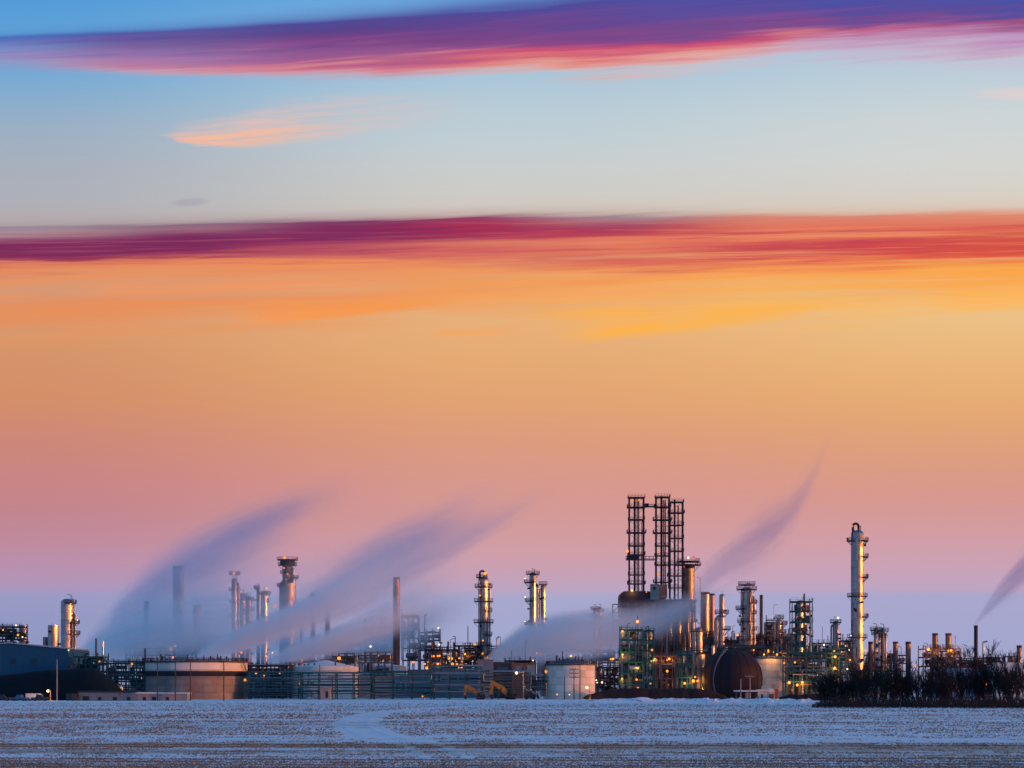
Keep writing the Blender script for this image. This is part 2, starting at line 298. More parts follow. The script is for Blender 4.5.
mat('clad_dark', (0.20, 0.185, 0.21), 0.32, 0.9, 0.25, 0.2, plates=2.6, rust=0.3, aniso=.9)
mat('steel', (0.11, 0.11, 0.13), 0.55, 0.3, 0.3)
mat('dark_steel', (0.025, 0.025, 0.045), 0.6, 0.2, 0.3)
mat('green_steel', (0.012, 0.098, 0.118), 0.5, 0.0, 0.35, rust=0.1)
mat('green_dark', (0.010, 0.065, 0.07), 0.55, 0.0, 0.35, rust=0.15)
mat('pipe_clad', (0.33, 0.33, 0.35), 0.36, 0.85, 0.3)
mat('pipe_brown', (0.20, 0.11, 0.07), 0.5, 0.4, 0.35)
mat('brick_brown', (0.19, 0.10, 0.09), 0.34, 0.65, 0.3, rust=0.3, aniso=.9)
mat('stack_grey', (0.13, 0.115, 0.13), 0.36, 0.7, 0.3, plates=3.0, rust=0.25, aniso=.9)
mat('stack_dark', (0.035, 0.03, 0.045), 0.6, 0.2, 0.3, plates=4.0)
mat('white_paint', (0.62, 0.60, 0.57), 0.55, 0.0, 0.16, 0.25, plates=2.4)
mat('cream_white', (0.72, 0.64, 0.54), 0.6, 0.0, 0.14, 0.25, plates=2.4)
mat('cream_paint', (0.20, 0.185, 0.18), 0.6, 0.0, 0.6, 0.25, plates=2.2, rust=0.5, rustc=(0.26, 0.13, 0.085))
mat('roof_white', (0.60, 0.62, 0.64), 0.6, 0.0, 0.2, 0.3)
mat('snowcap', (0.72, 0.74, 0.78), 0.8, 0.0, 0.1, 0.3)
mat('blue_siding', (0.008, 0.075, 0.16), 0.45, 0.1, 0.12, 0.15)
mat('blue_roof', (0.25, 0.34, 0.45), 0.55, 0.1, 0.15)
mat('dark_glass', (0.012, 0.03, 0.05), 0.2, 0.0, 0.1)
mat('black_pile', (0.002, 0.010, 0.018), 0.9, 0.0, 0.5, 0.2, spec=0.1, bump=0.6)
mat('brown_earth', (0.030, 0.020, 0.022), 0.95, 0.0, 0.6, 0.35, spec=0.1, bump=0.8)
mat('wood', (0.07, 0.05, 0.05), 0.9, 0.0, 0.3)
mat('pale_wood', (0.28, 0.24, 0.24), 0.9, 0.0, 0.3)
mat('yellow_paint', (0.36, 0.15, 0.025), 0.45, 0.0, 0.25, rust=0.1)
mat('machine_dark', (0.02, 0.022, 0.03), 0.6, 0.0, 0.3)
mat('rubber', (0.015, 0.015, 0.018), 0.85, 0.0, 0.2)
mat('car_dark', (0.02, 0.035, 0.06), 0.3, 0.2, 0.1)
mat('car_blue', (0.05, 0.14, 0.26), 0.3, 0.2, 0.1)
mat('car_white', (0.55, 0.56, 0.58), 0.35, 0.0, 0.1)
mat('shed_grey', (0.13, 0.19, 0.26), 0.7, 0.0, 0.2, 0.6, rust=0.15)
mat('shed_cream', (0.26, 0.27, 0.28), 0.7, 0.0, 0.2, 0.6)
mat('sphere_brown', (0.020, 0.010, 0.016), 0.62, 0.0, 0.2, 0.25, (1, 1, 0.2), spec=0.25)
mat('bark', (0.028, 0.024, 0.026), 0.95, 0.0, 0.4, 0.8, spec=0.1)
mat('hut_teal', (0.10, 0.20, 0.22), 0.6, 0.0, 0.2)
mat('concrete', (0.19, 0.20, 0.25), 0.8, 0.0, 0.3, 0.2, (1, 1, 0.3))
mat('orange_red', (0.42, 0.06, 0.03), 0.5, 0.0, 0.2)
glow('sodium', (1.0, 0.27, 0.022), 2.1)
glow('sodium_bright', (1.0, 0.20, 0.022), 5.0)
glow('sodium_dim', (1.0, 0.30, 0.04), 1.1)
glow('white_lamp', (1.0, 0.78, 0.40), 2.5)
glow('red_lamp', (1.0, 0.10, 0.10), 1.2)

# ------------------------------------------------------------------ mesh builder
class MB:
    def __init__(s): s.v, s.f, s.sm = [], [], []
    def add(s, vs, fs, smooth=False):
        b = len(s.v); s.v.extend(vs); s.f.extend([tuple(b + i for i in f) for f in fs]); s.sm.extend([smooth] * len(fs)); return s
    def box(s, x0, x1, y0, y1, z0, z1):
        vs = [(x0, y0, z0), (x1, y0, z0), (x1, y1, z0), (x0, y1, z0), (x0, y0, z1), (x1, y0, z1), (x1, y1, z1), (x0, y1, z1)]
        return s.add(vs, [(3, 2, 1, 0), (4, 5, 6, 7), (0, 1, 5, 4), (1, 2, 6, 5), (2, 3, 7, 6), (3, 0, 4, 7)])
    def tube(s, a, b, r, n=8, r2=None, cap=True):
        a, b = Vector(a), Vector(b); d = b - a
        if d.length < 1e-6: return s
        q = d.to_track_quat('Z', 'Y'); r2 = r if r2 is None else r2
        vs = []
        for p, rr in ((a, r), (b, r2)):
            for i in range(n):
                t = 2 * PI * (i + 0.5) / n
                vs.append(tuple(p + q @ Vector((rr * math.cos(t), rr * math.sin(t), 0))))
        fs = [(i, (i + 1) % n, n + (i + 1) % n, n + i) for i in range(n)]
        s.add(vs, fs, n > 5)
        if cap: s.add([vs[i] for i in range(n)], [tuple(reversed(range(n)))]); s.add([vs[n + i] for i in range(n)], [tuple(range(n))])
        return s
    def path(s, pts, r, n=8):
        for a, b in zip(pts, pts[1:]): s.tube(a, b, r, n)
        return s
    def lathe(s, cx, cy, prof, n=28, a0=0.0, a1=2 * PI):
        """prof: [(r, z)] from bottom to top"""
        full = abs(a1 - a0 - 2 * PI) < 1e-6
        m = n if full else n + 1
        vs = []
        for r, z in prof:
            for i in range(m):
                t = a0 + (a1 - a0) * i / n
                vs.append((cx + max(r, 1e-3) * math.cos(t), cy + max(r, 1e-3) * math.sin(t), z))
        fs = []
        for k in range(len(prof) - 1):
            for i in range(n):
                j = (i + 1) % m
                fs.append((k * m + i, k * m + j, (k + 1) * m + j, (k + 1) * m + i))
        return s.add(vs, fs, True)
    def prism(s, poly, y0, y1):
        """poly of (x, z), anticlockwise seen from -y"""
        n = len(poly); vs = [(x, y0, z) for x, z in poly] + [(x, y1, z) for x, z in poly]
        fs = [tuple(range(n)), tuple(reversed(range(n, 2 * n)))] + [(i, n + i, n + (i + 1) % n, (i + 1) % n) for i in range(n)]
        return s.add(vs, fs)
    def sphere(s, c, r, nu=10, nv=6):
        prof = [(r * math.cos(-PI / 2 + PI * k / nv), c[2] + r * math.sin(-PI / 2 + PI * k / nv)) for k in range(nv + 1)]
        return s.lathe(c[0], c[1], prof, nu)
    def build(s, name, m, parent=None, origin=(0, 0, 0)):
        me = bpy.data.meshes.new(name)
        ox, oy, oz = origin
        me.from_pydata([(x - ox, y - oy, z - oz) for x, y, z in s.v], [], s.f)
        me.polygons.foreach_set('use_smooth', s.sm)
        if any(s.sm):
            try: me.set_sharp_from_angle(angle=R(38))
            except Exception: pass
        me.materials.append(M[m] if isinstance(m, str) else m); me.update()
        o = bpy.data.objects.new(name, me); C.objects.link(o)
        if parent is not None: o.parent = parent
        else: o.location = origin
        return o

def pool(p, w, rgb=(1.0, .42, .09)):
    """The light a lit lamp throws on what stands round it."""
    L = bpy.data.lights.new('lamp_light', 'POINT'); L.energy = w; L.color = rgb; L.shadow_soft_size = .3
    o = bpy.data.objects.new('lamp_light', L); C.objects.link(o); o.location = (p.x, p.y - 1.2, p.z - .4);
class Thing:
    """An Empty at the thing's base; parts are meshes under it, sub-parts meshes under a part."""
    def __init__(s, name, label, cat, loc, group=None):
        o = bpy.data.objects.new(name, None); C.objects.link(o); o.location = loc
        o.empty_display_size = 1.0
        o['label'] = label; o['category'] = cat; o['kind'] = 'thing'
        if group: o['group'] = group
        s.o, s.loc = o, tuple(loc)
    def part(s, name, mb, m, parent=None, label=None):
        p = mb.build(name, m, parent or s.o, s.loc)
        if label: p['label'] = label
        return p
    def lamp(s, px, py, D, kind='sodium', r=0.55, parent=None):
        p = at(px, py, D)
        rr = r * .64 * D / 700.0 * (.85 if kind == 'sodium_bright' else .68 if kind == 'white_lamp' else 1.0) * (.8 + .4 * ((px * 7.31 + py * 3.17) % 1.0))
        l = s.part('lamp', MB().sphere(p, rr), kind, parent)
        if kind == 'sodium_bright': pool(p, 550.0)
        s.part('lamp_bracket', MB().tube((p.x, p.y + 0.2, p.z + .1), (p.x + 0.25, p.y + 1.3, p.z - 0.5), 0.07, 5), 'dark_steel', l)
        return l
def simple(name, mb, m, label, cat, loc, group=None, kind=None):
    o = mb.build(name, m, None, loc)
    if label: o['label'] = label
    if cat: o['category'] = cat
    if group: o['group'] = group
    if kind: o['kind'] = kind
    return o
def copy_thing(t, loc, rz=0.0, label=None, scale=1.0):
    r = t.copy(); C.objects.link(r); r.location = loc; r.rotation_euler.z = rz; r.scale = (scale,) * 3
    if label: r['label'] = label
    for ch in list(t.children):
        c = ch.copy(); C.objects.link(c); c.parent = r
        for g in list(ch.children):
            d = g.copy(); C.objects.link(d); d.parent = c
    return r

# ------------------------------------------------------------------ kit of plant parts
def platform(t, cx, cy, r, z, w=1.1, a0=0.0, a1=2 * PI, m='dark_steel', n=14):
    """A grated ring (or arc) platform with toe plate, and its railing as a sub-part."""
    b = MB(); ro = r + w
    full = abs(a1 - a0 - 2 * PI) < 1e-6
    prof_n = n
    for (ra, rb, z0, z1) in ((r + 0.02, ro, z - 0.22, z + 0.14),):
        ring = []
        k = prof_n if full else prof_n + 1
        for i in range(k):
            a = a0 + (a1 - a0) * i / prof_n; c, s_ = math.cos(a), math.sin(a)
            ring.append([(cx + ra * c, cy + ra * s_, z0), (cx + rb * c, cy + rb * s_, z0), (cx + rb * c, cy + rb * s_, z1), (cx + ra * c, cy + ra * s_, z1)])
        vs = [p for q in ring for p in q]; fs = []
        for i in range(prof_n):
            j = (i + 1) % k
            for e in range(4): fs.append((i * 4 + e, j * 4 + e, j * 4 + (e + 1) % 4, i * 4 + (e + 1) % 4))
        b.add(vs, fs)
        if not full: b.add(ring[0], [(0, 1, 2, 3)]); b.add(ring[-1], [(3, 2, 1, 0)])
    # brackets under it
    for i in range(0, prof_n, 3):
        a = a0 + (a1 - a0) * (i + 0.5) / prof_n; c, s_ = math.cos(a), math.sin(a)
        b.tube((cx + r * c, cy + r * s_, z - w), (cx + ro * 0.98 * c, cy + ro * 0.98 * s_, z - 0.1), 0.08, 4)
    p = t.part('platform', b, m)
    q = MB(); pts = []
    for i in range(prof_n + 1):
        a = a0 + (a1 - a0) * i / prof_n; c, s_ = math.cos(a), math.sin(a)
        pts.append((cx + ro * c, cy + ro * s_))
    for hz in (0.6, 1.15):
        q.path([(x, y, z + hz) for x, y in pts], 0.075, 4)
    for x, y in pts: q.tube((x, y, z + 0.1), (x, y, z + 1.15), 0.065, 4)
    t.part('railing', q, m, p)
    return p
def ladder(t, x, y, z0, z1, m='steel', cage=True):
    b = MB()
    for dx in (-0.25, 0.25): b.tube((x + dx, y, z0), (x + dx, y, z1), 0.05, 4)
    z = z0
    while z < z1: b.tube((x - 0.25, y, z), (x + 0.25, y, z), 0.03, 3, cap=False); z += 0.6
    if cage:
        z = z0 + 2.5
        while z < z1:
            b.path([(x + 0.4 * math.cos(a), y - 0.05 - 0.55 * abs(math.sin(a)), z) for a in (0, PI / 4, PI / 2, 3 * PI / 4, PI)], 0.035, 3); z += 1.5
        for a in (PI / 4, PI / 2, 3 * PI / 4): b.tube((x + 0.4 * math.cos(a), y - 0.05 - 0.55 * math.sin(a), z0 + 2.5), (x + 0.4 * math.cos(a), y - 0.05 - 0.55 * math.sin(a), z1 + 1), 0.03, 3)
    return t.part('ladder', b, m)

def column(name, label, px0, px1, ytop, D, m='clad', plats=(), lamps=(), riser=None, davit=True, loop=False, head='dome', group=None, cat='tower', zbase=0.0, flare=None, pm='dark_steel', lad=-0.75, skirt=True):
    """A distillation column. plats: (ypx, a0 deg, a1 deg[, width]) with 0 deg to the right, -90 towards the viewer."""
    s = D / FPX; cx = gx((px0 + px1) / 2, D); r = (px1 - px0) / 2 * s; zt = gz(ytop, D)
    t = Thing(name, label, cat, (cx, D, zbase), group)
    prof = []
    if skirt: prof += [(r * 1.18, zbase), (r * 1.0, zbase + r * 1.4)]
    else: prof += [(r, zbase)]
    z = prof[-1][1]; zc = zt - (r * 0.6 if head == 'dome' else 0)
    step = max(5.0, (zc - z) / 9); k = z + step
    while k < zc - 1:
        prof += [(r, k - 0.12), (r * 1.035, k - 0.1), (r * 1.035, k + 0.1), (r, k + 0.12)]; k += step
    if flare:                       # (ypx, px width below): a wider lower section
        zf = gz(flare[0], D); rf = flare[1] / 2 * s
        prof = [(rf * 1.05, zbase), (rf, zbase + 2), (rf, zf - r * 0.7), (r, zf)] + [p for p in prof if p[1] > zf + 0.2]
    prof.append((r, zc))
    if head == 'dome':
        for i in range(1, 7):
            a = PI / 2 * i / 6; prof.append((r * math.cos(a), zc + r * 0.6 * math.sin(a)))
    else: prof.append((0, zc))
    sh = t.part('shell', MB().lathe(cx, D, prof, 36), m)
    # nozzles and small bits fixed to the shell
    nz = MB(); rnd = random.Random(int(px0 * 7 + ytop))
    for i in range(7):
        a = R(rnd.uniform(-170, -10)); zz = rnd.uniform(zbase + 4, zc - 1)
        c, s_ = math.cos(a), math.sin(a)
        nz.tube((cx + r * .9 * c, D + r * .9 * s_, zz), (cx + (r + .7) * c, D + (r + .7) * s_, zz), rnd.uniform(.2, .4), 8)
        nz.tube((cx + (r + .7) * c, D + (r + .7) * s_, zz), (cx + (r + .85) * c, D + (r + .85) * s_, zz), rnd.uniform(.4, .55), 8)
    t.part('nozzle_set', nz, 'dark_steel', sh)
    for p in plats:
        w = p[3] if len(p) > 3 else 1.2
        platform(t, cx, D, r, gz(p[0], D), w, R(p[1]), R(p[2]), pm)
    if riser:
        for ax, rr, top in riser:    # angle deg, radius, top ypx
            a = R(ax); q = r + rr + 0.25
            x, y = cx + q * math.cos(a), D + q * math.sin(a); zz = gz(top, D)
            t.part('riser_pipe', MB().path([(x, y, zbase + 2), (x, y, zz), (cx + r * .5 * math.cos(a), D + r * .5 * math.sin(a), zz + rr * 1.5)], rr, 10), 'pipe_clad')
    if lad is not None:
        a = R(lad * 90 - 20) if lad < 0 else R(-lad * 60)
        ladder(t, cx + (r + .5) * math.cos(a), D + (r + .5) * math.sin(a), zbase + 2, zt)
    if loop:
        b = MB(); rr = max(.3, r * 0.2); w = r * .62
        pts = [(cx - r * .75, D - r * .4, zt - 3.5), (cx - r * .75, D - r * .4, zt + 1.2)]
        for i in range(1, 8):
            a = PI - PI * i / 7; pts.append((cx - r * .75 + w / 1.3 * (1 + math.cos(a)), D - r * .4 * (1 - i / 7), zt + 1.2 + w / 1.3 * math.sin(a)))
        pts.append((pts[-1][0], D, zt - 1)); b.path(pts, rr, 10)
        t.part('overhead_pipe', b, 'dark_steel')
    if davit:
        b = MB(); x = cx + r * .55
        b.path([(x, D, zt - 1.0), (x, D, zt + 1.3), (x - 1.3, D, zt + 1.5)], 0.11, 6)
        t.part('davit', b, 'dark_steel')
    for l in lamps:
        t.lamp(l[0], l[1], D - r - 1.5, *l[2:])
    return t

def stack(name, label, px0, px1, ytop, D, m='stack_grey', plats=(), lamps=(), cat='chimney', group=None, taper=1.0, rings=4, base=None, lad=True):
    s = D / FPX; cx = gx((px0 + px1) / 2, D); r = (px1 - px0) / 2 * s; zt = gz(ytop, D)
    t = Thing(name, label, cat, (cx, D, 0), group)
    rb = r * taper if base is None else base[1] / 2 * s
    prof = [(rb, 0)]
    if base: zb = gz(base[0], D); prof += [(rb, zb - r), (r, zb)]
    z0 = prof[-1][1]; r0 = prof[-1][0]
    for i in range(1, rings + 1):
        z = z0 + (zt - z0) * i / (rings + 1); rr = r0 + (r - r0) * i / (rings + 1)
        prof += [(rr, z - .15), (rr * 1.05, z - .12), (rr * 1.05, z + .12), (rr, z + .15)]
    prof += [(r, zt), (r * .86, zt), (r * .84, zt - 2.5)]
    t.part('shaft', MB().lathe(cx, D, prof, 30), m)
    t.part('rim', MB().lathe(cx, D, [(r * 1.0, zt - .9), (r * 1.07, zt - .8), (r * 1.07, zt - .1), (r * 1.0, zt)], 30), 'stack_dark')
    if lad: ladder(t, cx - (r + .4) * .5, D - (r + .4) * .87, 2, zt - 1)
    for p in plats: platform(t, cx, D, r, gz(p[0], D), p[3] if len(p) > 3 else 1.0, R(p[1]), R(p[2]))
    for l in lamps: t.lamp(l[0], l[1], D - r - 1.5, *l[2:])
    return t

def tank(name, label, px0, px1, ytop, D, m='white_paint', roof=None, roofm='roof_white', rail=True, stair=None, girder=None, group=None, lamps=(), upper=None):
    """A storage tank: shell, cone or domed roof, wind girder, stair, rim railing."""
    r = (px1 - px0) / 2 * D / FPX / (1 - (px1 - px0) / 2 / FPX); zt = gz(ytop, D)
    cyy = D + r; cx = gx((px0 + px1) / 2, cyy)
    t = Thing(name, label, 'storage tank', (cx, cyy, 0), group)
    prof = [(r, 0)]; k = 2.4
    while k < zt - .5: prof += [(r, k - .05), (r * 1.003 + .03, k), (r, k + .05)]; k += 2.4
    prof += [(r, zt), (r + .08, zt), (r + .08, zt + .18), (r - .1, zt + .18)]
    t.part('shell', MB().lathe(cx, cyy, prof, 72), m)
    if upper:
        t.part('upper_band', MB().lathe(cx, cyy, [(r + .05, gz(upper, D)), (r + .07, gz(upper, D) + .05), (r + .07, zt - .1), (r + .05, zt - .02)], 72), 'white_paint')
    rise = roof if roof else 0.4
    rp = [(r - .1, zt + .12)]
    for i in range(1, 9):
        q = i / 8; rp.append((r * (1 - q), zt + .12 + rise * (1 - (1 - q) ** (1.0 if roof and roof < 0 else 1.4))))
    if roof is not None and roof < 0: rp = [(r - .1, zt + .12), (0, zt - roof)]
    rf = t.part('roof', MB().lathe(cx, cyy, rp, 72), roofm)
    v = MB(); rnd = random.Random(int(px0))
    for i in range(16 if rail else 6):
        a = rnd.uniform(PI, 2 * PI); q = rnd.uniform(.3, .95) * r
        zz = zt + abs(rise) * (1 - q / r) * .8; h = rnd.uniform(.8, 2.6) if rail else rnd.uniform(.6, 1.2)
        v.tube((cx + q * math.cos(a), cyy + q * math.sin(a), zz), (cx + q * math.cos(a), cyy + q * math.sin(a), zz + h), rnd.uniform(.12, .3), 8)
    t.part('vent_set', v, 'dark_steel', rf)
    if rail:
        b = MB(); n = 60; pts = [(cx + r * math.cos(2 * PI * i / n), cyy + r * math.sin(2 * PI * i / n)) for i in range(n + 1)]
        for hz in (.6, 1.2): b.path([(x, y, zt + hz) for x, y in pts], .12, 4)
        for x, y in pts: b.tube((x, y, zt), (x, y, zt + 1.25), .11, 4)
        t.part('rim_railing', b, 'dark_steel')
        t.part('rim_walkway', MB().lathe(cx, cyy, [(r + .1, zt - .25), (r + .75, zt - .2), (r + .75, zt + .1), (r + .1, zt + .12)], 72), 'dark_steel')
    if girder:
        zg = gz(girder, D); t.part('wind_girder', MB().lathe(cx, cyy, [(r + .02, zg - 1.5), (r + .9, zg - .2), (r + .9, zg + .1), (r, zg + .12)], 72), 'dark_steel')
    if stair:
        b = MB(); a0, a1 = R(stair[0]), R(stair[1]); n = 26
        for i in range(n):
            f0, f1 = i / n, (i + 1) / n
            p = []
            for f in (f0, f1):
                a = a0 + (a1 - a0) * f
                p.append([(cx + q * math.cos(a), cyy + q * math.sin(a), zt * f) for q in (r + .1, r + 1.0)])
            b.add([p[0][0], p[0][1], (p[1][1][0], p[1][1][1], p[0][1][2]), (p[1][0][0], p[1][0][1], p[0][0][2])], [(0, 1, 2, 3)])
            b.tube(p[0][1], p[1][1], .1, 4)
            b.tube((p[0][1][0], p[0][1][1], p[0][1][2] + 1.1), (p[1][1][0], p[1][1][1], p[1][1][2] + 1.1), .05, 4)
            b.tube(p[0][1], (p[0][1][0], p[0][1][1], p[0][1][2] + 1.1), .05, 4)
        t.part('spiral_stair', b, 'dark_steel')
    for l in lamps: t.lamp(l[0], l[1], *l[2:])
    return t

def frame_unit(name, label, px0, px1, levels, D, depth=8.0, bays=4, m='green_steel', seed=1, equip=1.0, lamps=(), cat='process unit', group=None, brace=True, rail=True, pipes=6, eqmats=('pipe_clad', 'clad_dark', 'pipe_brown'), top=True, zb=0.0, risers=None):
    """An open steel process structure: columns, floors, braces, drums, exchangers, piping and lamps. levels: pixel rows of its floors."""
    rnd = random.Random(seed); s = D / FPX
    x0, x1 = gx(px0, D), gx(px1, D); y0, y1 = D - depth / 2, D + depth / 2
    zs = sorted(gz(l, D) for l in levels); zt = zs[-1]
    t = Thing(name, label, cat, ((x0 + x1) / 2, D, zb), group)
    xs = [x0 + (x1 - x0) * i / bays for i in range(bays + 1)]
    for y in (y0, y1):
        for x in xs:
            h = zt + (1.1 if top and rnd.random() < .4 else 0)
            t.part('post', MB().box(x - .16, x + .16, y - .16, y + .16, zb, h), m)
    prev = zb
    for k, z in enumerate(zs):
        b = MB()
        for y in (y0, y1): b.box(x0, x1, y - .13, y + .13, z - .45, z - .03)
        for x in xs: b.box(x - .12, x + .12, y0, y1, z - .4, z - .06)
        if rnd.random() < .85: b.box(x0 - .4, x1 + .4, y0 - .6, y1 + .4, z - .02, z + .06)
        fl = t.part('floor_deck', b, m)
        if rail:
            q = MB(); n = max(3, int((x1 - x0) / 1.6)); yy = y0 - .6
            for hz in (.6, 1.15): q.tube((x0 - .4, yy, z + hz), (x1 + .4, yy, z + hz), .05, 4)
            for i in range(n + 1): xx = x0 - .4 + (x1 - x0 + .8) * i / n; q.tube((xx, yy, z), (xx, yy, z + 1.15), .05, 4)
            t.part('railing', q, m, fl)
        if brace:
            i = rnd.randrange(bays); br = MB()
            br.tube((xs[i], y0, prev), (xs[i + 1], y0, z - .3), .10, 5)
            if rnd.random() < .6: br.tube((xs[i + 1], y0, prev), (xs[i], y0, z - .3), .10, 5)
            t.part('brace', br, m)
        # equipment standing on the floor below
        hgt = z - prev
        ne = int(equip * bays * 1.1 + rnd.random())
        for j in range(ne):
            ex = rnd.uniform(x0 + .8, x1 - .8); ey = rnd.uniform(y0 + .8, y1 - 1.2); kind = rnd.random(); em = rnd.choice(eqmats)
            if kind < .35:
                rr = min(hgt * .34, rnd.uniform(.5, 1.2)); L = min(rnd.uniform(2.5, 5), (x1 - x0) * .7)
                xa, xb = max(x0, ex - L / 2), min(x1, ex + L / 2); zc = prev + rr + .7
                d = MB().tube((xa, ey, zc), (xb, ey, zc), rr, 14)
                d.tube((xa - rr * .35, ey, zc), (xa, ey, zc), rr * .55, 14, rr); d.tube((xb, ey, zc), (xb + rr * .35, ey, zc), rr, 14, rr * .55)
                dd = t.part('drum', d, em)
                for fx in (.2, .8): t.part('saddle', MB().box(xa + (xb - xa) * fx - .15, xa + (xb - xa) * fx + .15, ey - rr * .8, ey + rr * .8, prev + .05, zc - rr * .6), m, dd)
            elif kind < .7:
                rr = rnd.uniform(.35, .9); h = hgt * rnd.uniform(.5, .95)
                t.part('vessel', MB().lathe(ex, ey, [(rr * .6, prev + .05), (rr, prev + .5), (rr, prev + h - .4), (rr * .6, prev + h - .1), (0, prev + h)], 16), em)
            else:
                w, h = rnd.uniform(.7, 1.8), hgt * rnd.uniform(.3, .7)
                t.part('equipment_housing', MB().box(ex - w / 2, ex + w / 2, ey - .6, ey + .6, prev + .05, prev + h), rnd.choice((m, 'steel', 'brick_brown')))
        prev = z
    for i in range(pipes):
        rr = rnd.choice((.10, .14, .2, .3)); y = rnd.uniform(y0 - .5, y1); z = rnd.choice(zs) + rnd.uniform(.2, .9) - rnd.choice((0, 1.6))
        z = max(z, zb + .6); xa = rnd.uniform(x0 - .5, x0 + (x1 - x0) * .4); xb = rnd.uniform(x0 + (x1 - x0) * .6, x1 + .5)
        za = rnd.choice((zb + .5, zs[0], zt))
        t.part('pipe', MB().path([(xa, y, max(zb + .3, min(za, z))), (xa, y, z), (xb, y, z), (xb, y, max(zb + .4, z - rnd.uniform(1, 4)))], rr, 8), rnd.choice(('pipe_clad', 'pipe_clad', 'pipe_brown', m)))
    for i in range(risers if risers is not None else max(2, bays // 2 + 1)):
        rr = rnd.choice((.08, .12, .18, .3)); x = rnd.uniform(x0, x1); y = rnd.uniform(y0, y1); h = zt + rnd.choice((1.2, 2.0, 3.0, 4.5, 6.5)) * rnd.uniform(.6, 1.1)
        q = MB().tube((x, y, zb), (x, y, h), rr, 8)
        if rnd.random() < .5: q.tube((x, y, h), (x + rnd.choice((-1, 1)) * rnd.uniform(.5, 1.6), y, h + .3), rr, 8)
        t.part('vent_pipe', q, rnd.choice(('pipe_clad', 'dark_steel', 'pipe_brown', 'clad_dark')))
    for l in lamps: t.lamp(l[0], l[1], D - depth / 2 - .9, *l[2:])
    return t

def pipe_rack(name, label, px0, px1, levels, D, depth=5.0, m='green_steel', seed=1, lamps=(), pitch=6.0, fill=0.75, group=None, pm=('pipe_clad', 'green_steel', 'green_dark', 'pipe_clad', 'steel')):
    rnd = random.Random(seed); x0, x1 = gx(px0, D), gx(px1, D); y0, y1 = D - depth / 2, D + depth / 2
    zs = sorted(gz(l, D) for l in levels); zt = zs[-1]
    t = Thing(name, label, 'pipe rack', ((x0 + x1) / 2, D, 0), group)
    n = max(2, round((x1 - x0) / pitch)); xs = [x0 + .3 + (x1 - x0 - .6) * i / n for i in range(n + 1)]
    for x in xs:
        for y in (y0, y1): t.part('post', MB().box(x - .15, x + .15, y - .15, y + .15, 0, zt + .3), m)
    for z in zs:
        b = MB()
        for x in xs: b.box(x - .13, x + .13, y0 - .5, y1 + .5, z - .35, z - .02)
        for y in (y0 - .16 - .12, y1 + .16 + .12): b.box(x0, x1, y - .12, y + .12, z - .70, z - .36)
        t.part('beam_tier', b, m)
        y = y0 - .3
        while y < y1:
            rr = rnd.choice((.09, .12, .17, .17, .24, .36))
            if rnd.random() < fill:
                xa = x0 - .5 if rnd.random() < .7 else rnd.uniform(x0, (x0 + x1) / 2); xb = x1 + .5 if rnd.random() < .7 else rnd.uniform((x0 + x1) / 2, x1)
                pts = [(xa, y + rr, z + rr), (xb, y + rr, z + rr)]
                if rnd.random() < .3: pts = [(xa, y + rr, max(.4, z - 2.4))] + pts
                if rnd.random() < .3: pts = pts + [(xb, y + rr, max(.4, z - 2.4))]
                t.part('pipe', MB().path(pts, rr, 8), rnd.choice(pm))
            y += 2 * rr + .22
    br = MB()
    for i in range(0, n, 3):
        br.tube((xs[i], y0, .2), (xs[i + 1], y0, zs[0] - .3), .09, 5); br.tube((xs[i + 1], y0, .2), (xs[i], y0, zs[0] - .3), .09, 5)
    t.part('bracing', br, m)
    for l in lamps: t.lamp(l[0], l[1], D - depth / 2 - 1.2, *l[2:])
    return t

